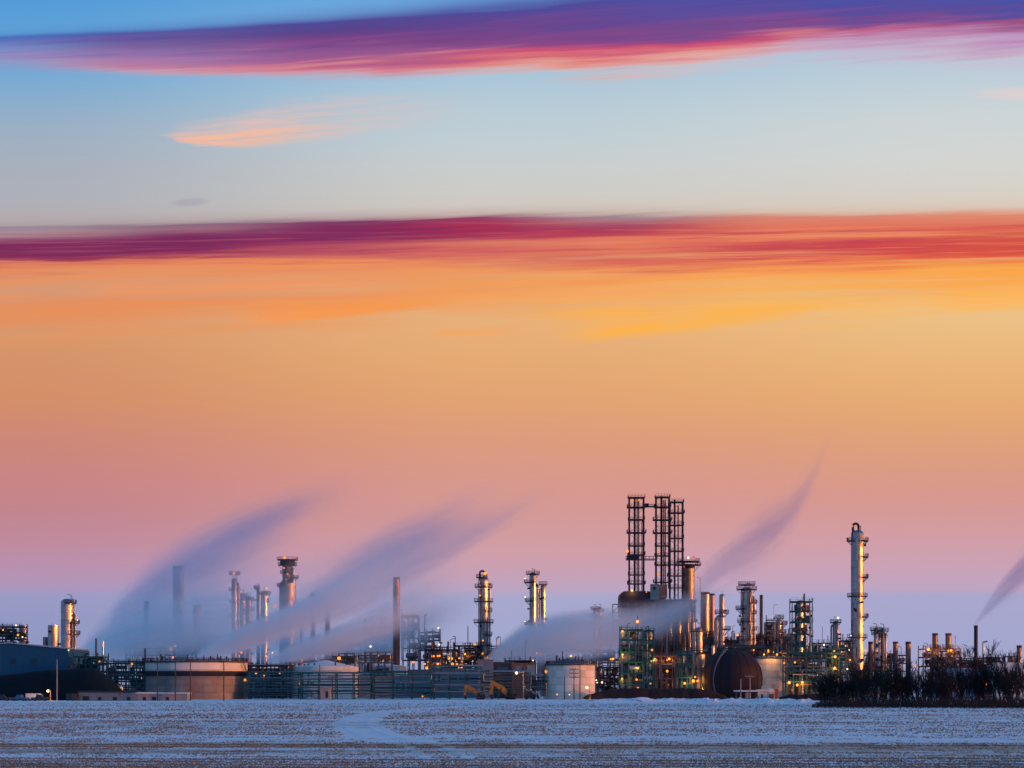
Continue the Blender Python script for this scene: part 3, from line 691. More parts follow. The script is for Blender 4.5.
def derrick(name, label, px0, px1, ytop, ybase, D, plats, inner, lamps=()):
    """A lattice tower: four legs, cross bracing, floors with railings, and the pipes that rise inside it."""
    x0, x1 = gx(px0, D), gx(px1, D); w = x1 - x0; y0, y1 = D - w / 2, D + w / 2; zt, zb = gz(ytop, D), gz(ybase, D)
    t = Thing(name, label, 'lattice tower', ((x0 + x1) / 2, D, zb))
    cs = [(x0, y0), (x1, y0), (x1, y1), (x0, y1)]
    for x, y in cs: t.part('leg', MB().box(x - .19, x + .19, y - .19, y + .19, zb, zt), 'dark_steel')
    n = max(6, round((zt - zb) / (w * .78))); b = MB()
    for i in range(n):
        za, zc = zb + (zt - zb) * i / n, zb + (zt - zb) * (i + 1) / n
        for (xa, ya), (xb, yb) in zip(cs, cs[1:] + cs[:1]):
            b.tube((xa, ya, zc), (xb, yb, zc), .06, 4)
            if i % 2 == 0: b.tube((xa, ya, za), (xb, yb, zc), .065, 4)
            else: b.tube((xb, yb, za), (xa, ya, zc), .065, 4)
    t.part('bracing', b, 'dark_steel')
    for p in plats:
        ov = p[1] if len(p) > 1 else .5; z = gz(p[0], D)
        f = t.part('floor_deck', MB().box(x0 - ov, x1 + ov, y0 - ov, y1 + ov, z - .12, z + .10), 'dark_steel')
        q = MB(); pr = [(x0 - ov, y0 - ov), (x1 + ov, y0 - ov), (x1 + ov, y1 + ov), (x0 - ov, y1 + ov)]
        for (xa, ya), (xb, yb) in zip(pr, pr[1:] + pr[:1]):
            for hz in (.65, 1.2): q.tube((xa, ya, z + hz), (xb, yb, z + hz), .045, 4)
            for i in range(5): f_ = i / 5; q.tube((xa + (xb - xa) * f_, ya + (yb - ya) * f_, z), (xa + (xb - xa) * f_, ya + (yb - ya) * f_, z + 1.2), .06, 4)
        t.part('railing', q, 'dark_steel', f)
    for fx, rr, top in inner:
        x = x0 + w * fx; t.part('riser_pipe', MB().tube((x, D, zb), (x, D, gz(top, D)), rr, 10), 'dark_steel')
    for l in lamps: t.lamp(l[0], l[1], D - w / 2 - 1.0, *l[2:])
    return t
build_sky()
# ================================================================== the refinery, from its left end to its right
FULL = (0, 360)
# ------------------------------------------------------------------ far left: warehouse, stockpile, sheds, parked vehicles
def warehouse():
    D = 668; z = lambda p: gz(p, D); x = lambda p: gx(p, D)
    t = Thing('warehouse', 'blue ribbed metal warehouse with two small dark windows behind the black stockpile', 'warehouse', (x(10), D, 0))
    xl, xr, xp = x(-70), x(68), x(8); zp, ze, zl = z(643.5), z(649.0), z(650)
    t.part('wall', MB().prism([(xl, 0), (xr, 0), (xr, ze), (xp, zp), (xl, zl)], D, D + 34), 'blue_siding')
    rb = MB(); k = xl + .4
    while k < xr:
        zt = zl + (zp - zl) * (k - xl) / (xp - xl) if k < xp else zp + (ze - zp) * (k - xp) / (xr - xp)
        rb.box(k - .05, k + .05, D - .07, D - .002, .1, zt - .12); k += .95
    t.part('siding_rib', rb, 'blue_siding')
    rf = MB()
    rf.prism([(xl - .4, zl + .05), (xp, zp + .05), (xp, zp + .42), (xl - .4, zl + .40)], D - .5, D + 34.5)
    rf.prism([(xp, zp + .05), (xr + .4, ze + .02), (xr + .4, ze + .38), (xp, zp + .42)], D - .5, D + 34.5)
    t.part('roof', rf, 'blue_roof')
    for px in (13, 34.5):
        f = t.part('window', MB().box(x(px - 2.6), x(px + 2.6), D - .14, D - .08, z(663.8), z(658.8)), 'dark_glass')
        w = MB(); a, b_, c, d = x(px - 2.6), x(px + 2.6), z(663.8), z(658.8)
        for q in ((a - .1, a + .06, c, d), (b_ - .06, b_ + .1, c, d), (a - .1, b_ + .1, d - .05, d + .1), (a - .1, b_ + .1, c - .1, c + .05), ((a + b_) / 2 - .05, (a + b_) / 2 + .05, c + .05, d - .05)):
            w.box(q[0], q[1], D - .2, D - .142, q[2], q[3])
        t.part('window_frame', w, 'blue_siding', f)
    t.lamp(68.6, 650.2, D - 1.5, 'white_lamp', .5)
    return t
warehouse()

def mound(name, label, cat, outline, D, depth, m, seed, rough=.5, kind=None):
    """A heap of loose stuff whose crest follows outline [(px, py)]."""
    rnd = random.Random(seed); nx, ny = 90, 26; vs = []; fs = []
    x0, x1 = outline[0][0], outline[-1][0]
    from mathutils import noise as mn
    for i in range(nx + 1):
        px = x0 + (x1 - x0) * i / nx
        for (xa, ya), (xb, yb) in zip(outline, outline[1:]):
            if xa <= px <= xb: py = ya + (yb - ya) * (px - xa) / max(xb - xa, 1e-6); break
        h = max(0.0, gz(py, D))
        for j in range(ny + 1):
            q = j / ny; y = D + (q - .5) * depth
            e = min(1.0, 2.2 * min(q, 1 - q)); e = e * (2 - e)
            n = mn.noise(Vector((px * .12, y * .15, seed))) * .8 + mn.noise(Vector((px * .4, y * .5, seed))) * .4
            vs.append((gx(px, D), y, max(-.05, h * e + n * rough * min(1, h * e))))
    for i in range(nx):
        for j in range(ny):
            a = i * (ny + 1) + j; fs.append((a, a + ny + 1, a + ny + 2, a + 1))
    b = MB().add(vs, fs, True)
    return simple(name, b, m, label, cat, (gx((x0 + x1) / 2, D), D, 0), kind=kind)
mound('stockpile', 'long black stockpile heaped in front of the blue warehouse', 'stockpile',
      [(-60, 684), (-30, 680), (0, 675.5), (30, 672), (55, 669.5), (93, 668.4), (101, 672), (112, 681), (119, 690), (124, 697)], 625, 34, 'black_pile', 3, .3)

def shed(name, label, px0, px1, ytop, D, m, roofm, openings, depth=6, rt=1.0):
    x0, x1 = gx(px0, D), gx(px1, D); zt = gz(ytop, D)
    t = Thing(name, label, 'shed', ((x0 + x1) / 2, D, 0))
    t.part('wall', MB().box(x0, x1, D, D + depth, 0, zt - .35), m)
    t.part('roof', MB().prism([(x0 - .4, zt - .34), (x1 + .4, zt - .34), (x1 + .4, zt), (x0 - .4, zt + rt * .1)], D - .6, D + depth + .5), roofm)
    for a, b, c, d in openings:
        o = t.part('door', MB().box(gx(a, D), gx(b, D), D - .10, D - .02, max(.02, gz(d, D)), gz(c, D)), 'machine_dark')
        t.part('door_frame', MB().box(gx(a, D) - .12, gx(b, D) + .12, D - .16, D - .102, gz(c, D), gz(c, D) + .14), m, o)
    return t
shed('long_shed', 'low grey shed with dark flat roof and row of dark openings below the stockpile', 79, 136.5, 691.2, 597, 'shed_grey', 'machine_dark', [(83, 89, 696.2, 700.4), (98, 101.5, 697, 700.4), (113, 117, 697, 700.4), (127, 130.5, 697, 700.4)])
shed('long_shed', 'low cream shed standing in front of the large stained tank', 137.2, 187, 692.6, 597.5, 'shed_cream', 'roof_white', [(143, 146, 697, 700.3), (152, 156, 696.8, 700.3), (166, 169, 697, 700.3)])

def vehicle(label, loc, m, rz=0.0, van=False, group='vehicles parked below the stockpile'):
    """A parked pickup or van, 4.9 m long: body, cabin, windows, lights and wheels; built along x at the origin and then moved."""
    t = Thing('parked_van' if van else 'parked_pickup', label, 'van' if van else 'pickup', (0, 0, 0), group)
    body = [(-2.45, .45), (2.4, .45), (2.45, .85), (2.3, 1.02), (1.1, 1.1), (-2.45, 1.08)]
    if van: body = [(-2.5, .42), (2.5, .42), (2.52, .95), (2.2, 1.2), (1.6, 2.15), (-2.5, 2.2)]
    t.part('body', MB().prism(body, -.92, .92), m)
    if not van:
        t.part('cabin', MB().prism([(-.9, 1.08), (1.15, 1.1), (.55, 1.82), (-.75, 1.84)], -.82, .82), m)
        t.part('side_window', MB().prism([(-.7, 1.16), (.9, 1.16), (.48, 1.72), (-.62, 1.74)], -.86, -.825), 'dark_glass')
    else: t.part('side_window', MB().prism([(.6, 1.25), (1.95, 1.25), (1.5, 1.95), (.6, 1.98)], -.96, -.925), 'dark_glass')
    for x in (-1.5, 1.5):
        for y in (-.85, .85):
            w = t.part('wheel', MB().tube((x, y - .12, .38), (x, y + .12, .38), .38, 18), 'rubber')
            t.part('rim', MB().tube((x, y - .135, .38), (x, y + .135, .38), .22, 12), 'steel', w)
    for y in (-.62, .62): t.part('headlight', MB().box(2.36, 2.475, y - .16, y + .16, .72, .86), 'car_white')
    t.o.location = loc; t.o.rotation_euler.z = rz
    return t
Dv = 588
vehicle('dark pickup parked nearest the photo edge below the black stockpile', (gx(2, Dv), Dv, 0), 'car_dark', .1)
vehicle('dark blue pickup parked second from the left below the stockpile', (gx(18, Dv), Dv + 2, 0), 'car_blue', PI - .15)
vehicle('white van parked among dark pickups below the stockpile', (gx(29, Dv), Dv + 7, 0), 'car_white', .05, True)
vehicle('dark pickup parked directly left of the bright yard light', (gx(39, Dv), Dv + 1, 0), 'car_dark', PI)
vehicle('dark van parked beside the left end of the grey shed', (gx(68.5, Dv), Dv + 6, 0), 'car_dark', PI / 2 - .3, True)

def lamp_post(label, px, ytop, D, kind='white_lamp', r=.55, group='street lamps around the plant', arm=1.6, m='stack_grey'):
    x = gx(px, D); zt = gz(ytop, D)
    t = Thing('street_lamp', label, 'street lamp', (x + arm, D, 0), group)
    t.part('pole', MB().tube((x + arm, D, 0), (x + arm, D, zt + .3), .16, 8, .1), m)
    t.part('arm', MB().path([(x + arm, D, zt + .2), (x + .3, D, zt + .45), (x, D, zt + .42)], .07, 6), m)
    t.part('lamp', MB().sphere((x, D - .1, zt), r * .66 * D / 700), kind)
    if kind == 'white_lamp' and r > .7: pool(Vector((x, D, zt)), 500.0, (1.0, .66, .32))
    return t
lamp_post('bright yellow yard light on short pole beside the parked pickups', 48, 691, 593, 'white_lamp', .72, arm=.7)
lamp_post('tall lamp post between the two yellow excavators and the pale tank', 516.5, 673, 640, 'white_lamp', .75, arm=2.2, m='pale_wood')
lamp_post('slim white lamp post on the haze behind the low white tank', 370.5, 646.5, 735, 'white_lamp', .5, arm=.5, m='white_paint')
lamp_post('bright lamp post at the right foot of the pale tank', 587, 687.5, 645, 'white_lamp', .75, arm=.9)
lamp_post('small field light on a stub post at the foot of the pipe rack', 422.5, 696.5, 640, 'sodium_dim', .5, arm=.4)

def utility_pole(label, px, ytop, D, arms=1, m='wood', lean=0.0):
    x = gx(px, D); zt = gz(ytop, D)
    t = Thing('utility_pole', label, 'utility pole', (x, D, 0), 'wooden utility poles along the field edge')
    t.part('pole', MB().tube((x, D, 0), (x + lean, D, zt), .19, 8, .13), m)
    for k in range(arms):
        z = zt - .4 - k * 1.3
        a = t.part('crossarm', MB().box(x - 1.5 + lean, x + 1.5 + lean, D - .2, D - .07, z - .1, z + .1), m)
        for dx in (-1.35, -.5, .5, 1.35): t.part('insulator', MB().lathe(x + dx + lean, D - .13, [(.06, z + .1), (.1, z + .2), (.1, z + .3), (.03, z + .38)], 8), 'stack_grey', a)
    return t
for a in (('slim bare pole standing against the middle of the black stockpile', 57, 659.5, 599, 0, 'pale_wood'), ('wooden pole at the left side of the large stained tank', 157.5, 657, 594, 0), ('wooden pole left of centre before the large stained tank', 175.4, 660, 596, 0),
          ('thick wooden pole at the centre of the large stained tank', 190.4, 659, 594, 1), ('wooden pole at the right part of the large stained tank', 223.8, 660, 594, 1), ('dark pole before the peaked white tank', 319.8, 664.5, 634, 0),
          ('double arm power pole against the middle of the pale tank', 574, 668, 638, 3), ('short pole at the left part of the pale tank', 564.5, 677, 638, 0), ('slim tall pole right of centre on the pale tank', 580, 665, 638, 0), ('pale pole in front of the brown dome', 740.8, 679, 600, 0, 'pale_wood'), ('thin pole with crossarm in front of the brown dome', 750, 675, 610, 1, 'pale_wood'),
          ('dark pole at the right end of the peaked white tank', 332.5, 676, 634, 1)):
    utility_pole(*a)

# ------------------------------------------------------------------ left process area
frame_unit('process_unit', 'green and dark process unit with lamps above the warehouse roof', -12, 24, (626.5, 633, 639, 646), 760, 9, 5, 'green_dark', 11, 1.4, [(3, 630, 'sodium'), (16, 625.3, 'white_lamp', .7), (18, 635, 'sodium', .6), (22.5, 637, 'white_lamp', .5)], pipes=8)
column('silo', 'plain grey vessel at the right end of the unit above the warehouse', 19.5, 28, 625, 775, 'clad', davit=False, head='flat', cat='silo', lad=None)
column('silo', 'grey flat topped silo with warm right edge behind the warehouse', 48, 59, 625.2, 745, 'clad', davit=False, head='flat', cat='silo', group='grey silos behind the warehouse')
column('silo', 'small short silo directly left of the flat topped silo', 43, 48, 637, 748, 'clad_dark', davit=False, head='flat', cat='silo', group='grey silos behind the warehouse', lad=None)
column('distillation_column', 'grey domed column with side piping and beacon behind the right end of the warehouse', 61, 74, 598.6, 735, 'clad', [(603, -100, 40, .9), (623, -60, 70, 2.0), (634, -70, 60, 2.2)], [(75.5, 609, 'sodium_dim', .4), (77.5, 620, 'white_lamp', .35)], [(-15, .45, 615), (-40, .3, 622)], True, False, lad=.6)
frame_unit('pipe_structure', 'green pipe structure with a small mast between the stockpile and the stained tank', 76, 106, (656.5, 664, 672), 672, 8, 5, 'green_steel', 21, 1.2, [(99.5, 661.5, 'sodium_dim', .6)], pipes=9)
frame_unit('pipe_structure', 'lower green pipe structure touching the left side of the stained tank', 101, 146, (663, 671, 679, 687), 662, 7, 6, 'green_steel', 22, 1.1, [(132, 664, 'sodium_dim', .6)], pipes=12, eqmats=('pipe_clad', 'pipe_clad', 'shed_grey'))
tank('storage_tank', 'small white round tank beside the slope of the stockpile', 113, 123, 688, 640, 'white_paint', 1.2, rail=False)
frame_unit('process_unit', 'dark process building dimmed by steam above the stained tank', 128, 172, (648, 655, 663), 800, 10, 5, 'dark_steel', 23, 1.0, [(175.5, 646, 'sodium'), (173, 657.5, 'sodium'), (171, 649.2, 'sodium_dim', .8)], pipes=6)
frame_unit('process_unit', 'dark flat roofed unit behind the steam jet above the stained tank', 172, 216, (636, 643, 651, 660), 830, 12, 5, 'dark_steel', 24, 1.0, [(191, 636.5, 'sodium'), (196.5, 643, 'white_lamp', .35)], pipes=6)
column('vessel', 'slim cream vessel standing behind the left part of the stained tank', 161.8, 164.6, 640, 790, 'white_paint', davit=False, lad=None)
stack('chimney', 'wide faded chimney seen through the steam on the left', 173, 183.8, 566, 900, 'stack_grey', group='chimneys in the steam')
stack('chimney', 'short faded chimney right beside the wide one inside the steam', 193, 200.5, 605, 880, 'stack_grey', group='chimneys in the steam')
column('vessel', 'thin bright vessel touching the short faded chimney', 200.2, 203, 629, 820, 'white_paint', davit=False, lad=None)
stack('chimney', 'thin dark pipe stack with curved top fading into the left steam', 144.5, 149, 601, 905, 'stack_grey', group='chimneys in the steam')

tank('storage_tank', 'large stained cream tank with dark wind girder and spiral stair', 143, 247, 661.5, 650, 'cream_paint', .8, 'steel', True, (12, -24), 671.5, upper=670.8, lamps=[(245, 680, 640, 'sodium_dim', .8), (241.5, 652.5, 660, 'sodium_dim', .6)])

column('distillation_column', 'tall faded column with open lattice head, first of the trio in steam', 231.5, 237.5, 578, 905, 'clad_dark', [(574, *FULL), (590, *FULL), (602, *FULL), (616, *FULL)], [(234, 573.5, 'sodium_dim', .8)], [(-20, .5, 584)])
column('distillation_column', 'shorter faded column in the middle of the trio in steam', 238.5, 244.8, 593, 912, 'clad_dark', [(596, *FULL), (612, *FULL)], [(241, 592, 'sodium_dim', .6)])
column('distillation_column', 'reddish faded column at the right of the trio in steam', 245.6, 251.5, 596, 906, 'brick_brown', [(600, *FULL), (610, *FULL)], [])
column('distillation_column', 'thin dark column standing left of the stout steam column', 256.5, 260.2, 587, 908, 'clad_dark', [(588, 90, 280)], [])
column('distillation_column', 'short bright column with a lamp on its head left of the broad tower', 261, 268, 591, 905, 'clad', [(594, *FULL)], [(266.5, 588.5, 'sodium')])
def broad_tower():
    t = column('distillation_column', 'broad tower with wide crowned head and beacon lamps rising out of the steam', 282.5, 292.5, 563, 880, 'stack_grey', [(559.8, 0, 360, 2.4), (565.2, 0, 360, 2.0), (578, -110, 110, 2.7), (586, 120, 250, 2.4), (573, 0, 360, 1.0), (594, 0, 360, 1.0), (600, 0, 360, 1.6), (610, -90, 90, 1.4)],
               [(284.5, 557.6, 'sodium', .9), (294.5, 557.5, 'red_lamp', .6), (287.5, 574, 'sodium_dim', .5), (275, 606.5, 'sodium_dim', .9), (284, 568, 'sodium_dim', .5)], [(-30, .7, 570), (-95, .45, 575)], False, flare=(580, 16.5))
    D = 880; cx = gx(287.5, D)
    t.part('crown_housing', MB().lathe(cx, D, [(gx(518, D), gz(566, D)), (gx(519.5, D), gz(564.5, D)), (gx(519.5, D), gz(561, D)), (gx(517, D), gz(559.9, D)), (0, gz(559.8, D))], 28), 'dark_steel')
    return t
broad_tower()
stack('chimney', 'slim dark chimney right of the broad crowned tower', 311, 315.2, 592.5, 930, 'stack_dark', group='chimneys in the steam')
stack('chimney', 'lower faint chimney second to the right of the broad crowned tower', 325, 330, 600, 950, 'stack_dark', group='chimneys in the steam')
column('vessel', 'thin rust red vessel glinting below the slim dark chimney', 299.8, 302.5, 622, 870, 'brick_brown', davit=False, lad=None)
frame_unit('process_unit', 'low dark unit with three yellow lamps between stained tank and peaked tank', 246, 292, (665.5, 674, 683), 700, 12, 6, 'dark_steel', 25, 1.3, [(256, 673.2, 'sodium'), (264.3, 675.2, 'sodium'), (279.7, 673, 'sodium'), (272.5, 652.8, 'white_lamp', .45)], pipes=8, eqmats=('clad_dark', 'stack_grey', 'shed_grey'))

# ------------------------------------------------------------------ pipe racks along the field and the low white tanks
pipe_rack('pipe_rack', 'green pipe rack stretching right from the stained tank', 249, 300, (673, 678.5, 684, 689.5, 694), 660, 6, 'green_steel', 31)
pipe_rack('pipe_rack', 'green pipe rack in front of the peaked white tank', 301, 372, (674, 680, 686, 692), 655, 6, 'green_steel', 32)
pipe_rack('pipe_rack', 'dense green pipe rack in front of the low flat white tank', 373, 432, (673, 677.5, 683, 689, 694), 655, 6, 'green_steel', 33)
pipe_rack('pipe_rack', 'tall green pipe rack below the cluster of yellow lamps', 433, 482, (667, 674, 680, 686, 692), 657, 7, 'green_steel', 34, fill=.85)
pipe_rack('pipe_rack', 'green pipe rack behind the two yellow excavators', 483, 529, (672, 678, 684, 690), 660, 7, 'green_steel', 35, fill=.85)
pipe_rack('pipe_rack', 'short green pipe rack touching the left side of the pale tank', 530, 546, (676, 682, 688), 668, 6, 'green_steel', 36)
tank('storage_tank', 'white tank with peaked cone roof behind the pipe rack', 291.5, 358.5, 667, 690, 'white_paint', -2.6, 'roof_white', False)
tank('storage_tank', 'low white tank with shallow cone roof right of the peaked tank', 357.5, 406.5, 666.2, 715, 'white_paint', -1.2, 'roof_white', False)
tank('storage_tank', 'small pale tank seen through the bars of the pipe rack', 303, 317, 686, 672, 'roof_white', -.9, 'roof_white', False)
shed('cream_hut', 'small pink lit cream hut at the foot of the peaked tank', 320.3, 330, 687, 648, 'shed_cream', 'shed_cream', [(326, 328, 691.5, 698)], 4)
frame_unit('process_unit', 'low equipment deck with a yellow lamp behind the peaked tank', 333, 358, (656, 661, 668), 742, 8, 4, 'steel', 41, 1.2, [(339, 658.3, 'sodium', .8)], pipes=5, eqmats=('white_paint', 'clad_dark', 'pipe_brown'))
frame_unit('process_unit', 'brown piped deck along the roof of the low white tank', 358, 392, (655, 662, 672), 706, 5, 5, 'steel', 42, .9, [], pipes=7, eqmats=('pipe_brown', 'pipe_clad', 'white_paint'))
column('lamp_mast', 'tall thin lattice mast with one white lamp above the steam', 364.4, 365.6, 618, 850, 'steel', lamps=[(364.6, 617.3, 'white_lamp', .65)], davit=False, lad=None, cat='lamp mast')
column('lamp_mast', 'tall thin mast with a faint amber lamp right of the white one', 380.6, 381.8, 618.5, 870, 'steel', lamps=[(380.5, 617.7, 'sodium_dim', .45)], davit=False, lad=None, cat='lamp mast')
stack('chimney', 'tall reddish brown chimney with glowing right edge standing alone mid left', 393, 400, 577, 770, 'brick_brown', group=None, rings=2)
frame_unit('process_unit', 'faded grey process structure with rust pipes right of the brown chimney', 403, 419, (617, 628, 638, 648, 660), 830, 10, 3, 'steel', 43, 1.5, [(419, 644.5, 'sodium_dim', .6)], pipes=8, eqmats=('clad_dark', 'stack_grey', 'brick_brown'))
frame_unit('process_unit', 'open grey deck with pale drums right of the faded structure', 419, 440, (632, 640, 650, 660), 815, 9, 3, 'steel', 44, 1.3, [(438.3, 628, 'white_lamp', .7)], pipes=7, eqmats=('roof_white', 'clad_dark', 'stack_grey'))
frame_unit('process_unit', 'dim fan deck between the brown chimney and the low tank', 366, 392, (628, 640, 652), 850, 10, 4, 'steel', 45, 1.2, [], pipes=4, eqmats=('clad_dark', 'stack_grey', 'stack_dark'))
frame_unit('process_unit', 'busy dark unit crowded with yellow lamps left of the banded column', 426, 458, (649.5, 658, 667), 735, 10, 6, 'dark_steel', 46, 1.7,
           [(433.7, 656.2, 'sodium'), (437.6, 656, 'sodium'), (439.6, 655.8, 'sodium'), (424.8, 664, 'sodium'), (426.7, 668, 'sodium', .7), (437.8, 664, 'sodium_bright', .7), (413.5, 662.2, 'sodium', .5), (449, 658.6, 'sodium', .5), (452, 658.6, 'sodium', .5), (452.5, 664, 'sodium', .7), (457, 664.2, 'sodium', .6), (439.3, 644.5, 'white_lamp', .7), (428, 662, 'sodium_dim', .5)], pipes=14, eqmats=('pipe_clad', 'pipe_brown', 'clad'))
frame_unit('process_unit', 'piped deck with big curved drums just left of the banded column', 454, 481, (645.5, 653, 660, 668), 742, 10, 5, 'dark_steel', 47, 1.7,
           [(465, 654, 'sodium_bright', .6), (459.2, 658.2, 'sodium'), (462, 661.5, 'sodium_dim', .6), (458.5, 668, 'sodium_bright', .65), (461.7, 668, 'sodium'), (475, 644.3, 'sodium_dim', .7), (472.8, 661, 'white_lamp', .3)], pipes=14, eqmats=('pipe_clad', 'clad', 'brick_brown'))
stack('vent_pipe', 'thin dark vent pipe left of the curved drums', 447.3, 449, 641.5, 738, 'stack_dark', cat='vent pipe', lad=False, rings=1)
column('distillation_column', 'tall banded column with five platforms and a lamp on top', 478.6, 488.6, 576.5, 755, 'clad', [(577.5, 60, 300, .9), (587, 0, 360, 1.5), (601.5, 0, 360, 1.7), (611, -80, 70, 1.4), (622.5, 0, 360, 1.9), (635, -80, 70, 1.4), (646, 0, 360, 1.3), (654, -60, 90, 1.0)],
       [(485, 573.5, 'sodium', .9), (480, 595.5, 'sodium_dim', .6), (483, 640.5, 'sodium', .5), (482.5, 653.5, 'sodium_dim', .6)], [(-130, .4, 581), (-20, .35, 590)], True, True)
column('distillation_column', 'left and taller of the two glowing columns joined at the head', 529.5, 536.3, 572.5, 800, 'clad', [(574, 0, 360, 1.4), (582.5, 100, 290, 2.2), (601, 100, 290, 1.8), (624, 100, 290, 2.0)],
       [(525, 578.5, 'white_lamp', .45), (525.3, 597, 'white_lamp', .55), (538, 569.8, 'sodium_dim', .55), (535, 577, 'sodium_dim', .4), (525, 621.5, 'white_lamp', .4)], [(-5, .35, 585)])
column('distillation_column', 'right and shorter of the two glowing columns joined at the head', 540.6, 545.6, 585, 802, 'clad', [(584.5, 0, 360, .7)], [], [(180, .3, 590)], davit=False)
column('distillation_column', 'faint twin headed column fading into the haze left of the derricks', 593, 597.2, 607.5, 990, 'clad_dark', [(609, *FULL), (616, *FULL)], group='faint columns left of the derricks', lad=None)
column('distillation_column', 'faint slimmer column touching the twin headed one', 598, 601.6, 607, 992, 'clad_dark', [(611, *FULL), (618, *FULL)], group='faint columns left of the derricks', lad=None)
column('lamp_mast', 'faint lattice mast above the pale tank roof', 565.6, 567.4, 637, 860, 'steel', [(642, 0, 360, .9), (649, 0, 360, .7)], davit=False, lad=None, cat='mast')
stack('vent_pipe', 'thin vent pipe on the left behind the pale tank roof', 562.1, 563, 651, 712, 'stack_dark', cat='vent pipe', lad=False, rings=1)

def block(name, label, px0, px1, ytop, D, m, depth=10, cat='building', roofm=None, panels=()):
    x0, x1 = gx(px0, D), gx(px1, D); zt = gz(ytop, D)
    t = Thing(name, label, cat, ((x0 + x1) / 2, D, 0))
    t.part('wall', MB().box(x0, x1, D, D + depth, 0, zt - .3), m)
    t.part('roof', MB().box(x0 - .25, x1 + .25, D - .25, D + depth + .25, zt - .298, zt), roofm or m)
    for a, b, c, d, mm in panels: t.part('wall_panel', MB().box(gx(a, D), gx(b, D), D - .12, D - .01, gz(d, D), gz(c, D)), mm)
    pr = MB(); k = px0 + 1.5
    while k < px1 - .5: pr.box(gx(k, D) - .04, gx(k, D) + .04, D - .06, D - .004, .1, zt - .35); k += 1.9
    t.part('siding_rib', pr, m)
    return t
block('process_building', 'plain olive grey block at the foot of the banded column', 478, 493, 659.5, 690, 'concrete', 8)
block('process_building', 'long flat grey building with dark roof clutter behind the excavators', 493, 512, 662, 700, 'stack_grey', 10, panels=[(497, 508, 667, 671, 'shed_grey')])
block('process_building', 'brownish block with warm panels left of the pale tank', 512, 536, 663, 695, 'brick_brown', 10, panels=[(527, 535, 665, 676, 'shed_cream'), (515, 521, 666, 671, 'shed_grey')])
frame_unit('process_unit', 'low clutter of ducts on the roof line left of the pale tank', 505, 535, (660.5, 667), 708, 6, 6, 'dark_steel', 48, 1.3, [(533, 660.5, 'white_lamp', .65), (537, 653, 'sodium_dim', .4), (540.5, 653.8, 'red_lamp', .3)], pipes=5)
tank('storage_tank', 'pale upright tank with railed domed roof and lamp on top', 546.3, 595, 664.5, 660, 'white_paint', 2.2, 'steel', True, (170, 205), lamps=[(570.8, 656, 672, 'sodium_bright', .75), (546, 671.5, 658, 'sodium_dim', .7), (557, 694.5, 652, 'sodium', .5), (569.5, 694.6, 652, 'white_lamp', .4)])

# ------------------------------------------------------------------ excavators and a small loader
def excavator(label, px, ytop, D, flip=1, sc_=1.0):
    t = Thing('excavator', label, 'excavator', (0, 0, 0), 'yellow excavators at the field edge')
    for y in (-1.1, 1.1): t.part('track', MB().prism([(-1.9, .25), (-1.5, 0), (1.5, 0), (1.9, .25), (1.9, .6), (1.5, .85), (-1.5, .85), (-1.9, .6)], y - .3, y + .3), 'rubber')
    t.part('house', MB().prism([(-2.2, 1.0), (1.0, 1.0), (1.0, 1.9), (-1.9, 2.1), (-2.2, 1.8)], -1.3, 1.3), 'machine_dark')
    c = t.part('cab', MB().prism([(0.2, 1.9), (1.4, 1.0), (1.4, 1.9), (1.1, 2.95), (.2, 2.95)], -1.3, -.3), 'machine_dark')
    t.part('cab_window', MB().prism([(.4, 2.05), (1.3, 2.0), (1.05, 2.8), (.4, 2.8)], -1.34, -1.305), 'dark_glass', c)
    bm = MB(); pts = [(.9, 1.7), (2.2, 4.2), (4.9, 6.2)]
    def bar(b, p, q, w0, w1, y=.32):
        d = Vector((q[0] - p[0], q[1] - p[1])).normalized(); n = (-d[1], d[0])
        b.prism([(p[0] - n[0] * w0, p[1] - n[1] * w0), (q[0] - n[0] * w1, q[1] - n[1] * w1), (q[0] + n[0] * w1, q[1] + n[1] * w1), (p[0] + n[0] * w0, p[1] + n[1] * w0)], -y, y)
    bar(bm, (.8, 1.5), (3.1, 4.1), .75, .95); bar(bm, (2.95, 3.95), (6.3, 5.9), .95, .62)
    b_ = t.part('boom', bm, 'yellow_paint'); t.part('boom_cylinder', MB().tube((1.4, .0, 2.2), (3.6, .0, 4.9), .14, 8), 'steel', b_)
    sk = MB(); bar(sk, (6.25, 6.6), (6.9, 1.9), .7, .45, .3); s_ = t.part('stick', sk, 'yellow_paint')
    t.part('stick_cylinder', MB().tube((4.9, .0, 5.9), (6.2, .0, 6.7), .12, 8), 'steel', s_)
    t.part('bucket', MB().prism([(6.5, 1.9), (7.3, 1.7), (7.4, .9), (6.7, .15), (6.0, .25), (6.3, 1.0)], -.55, .55), 'machine_dark')
    k = (gz(ytop, D)) / 6.75 * sc_
    t.o.location = (gx(px, D), D, 0); t.o.scale = (flip * k * 1.0, k, k)
    return t
excavator('yellow excavator left of its twin, boom bent low before the green rack', 480.5, 684.2, 645, -1)
excavator('yellow excavator right of its twin with higher raised boom', 510.5, 680.3, 645, -1)
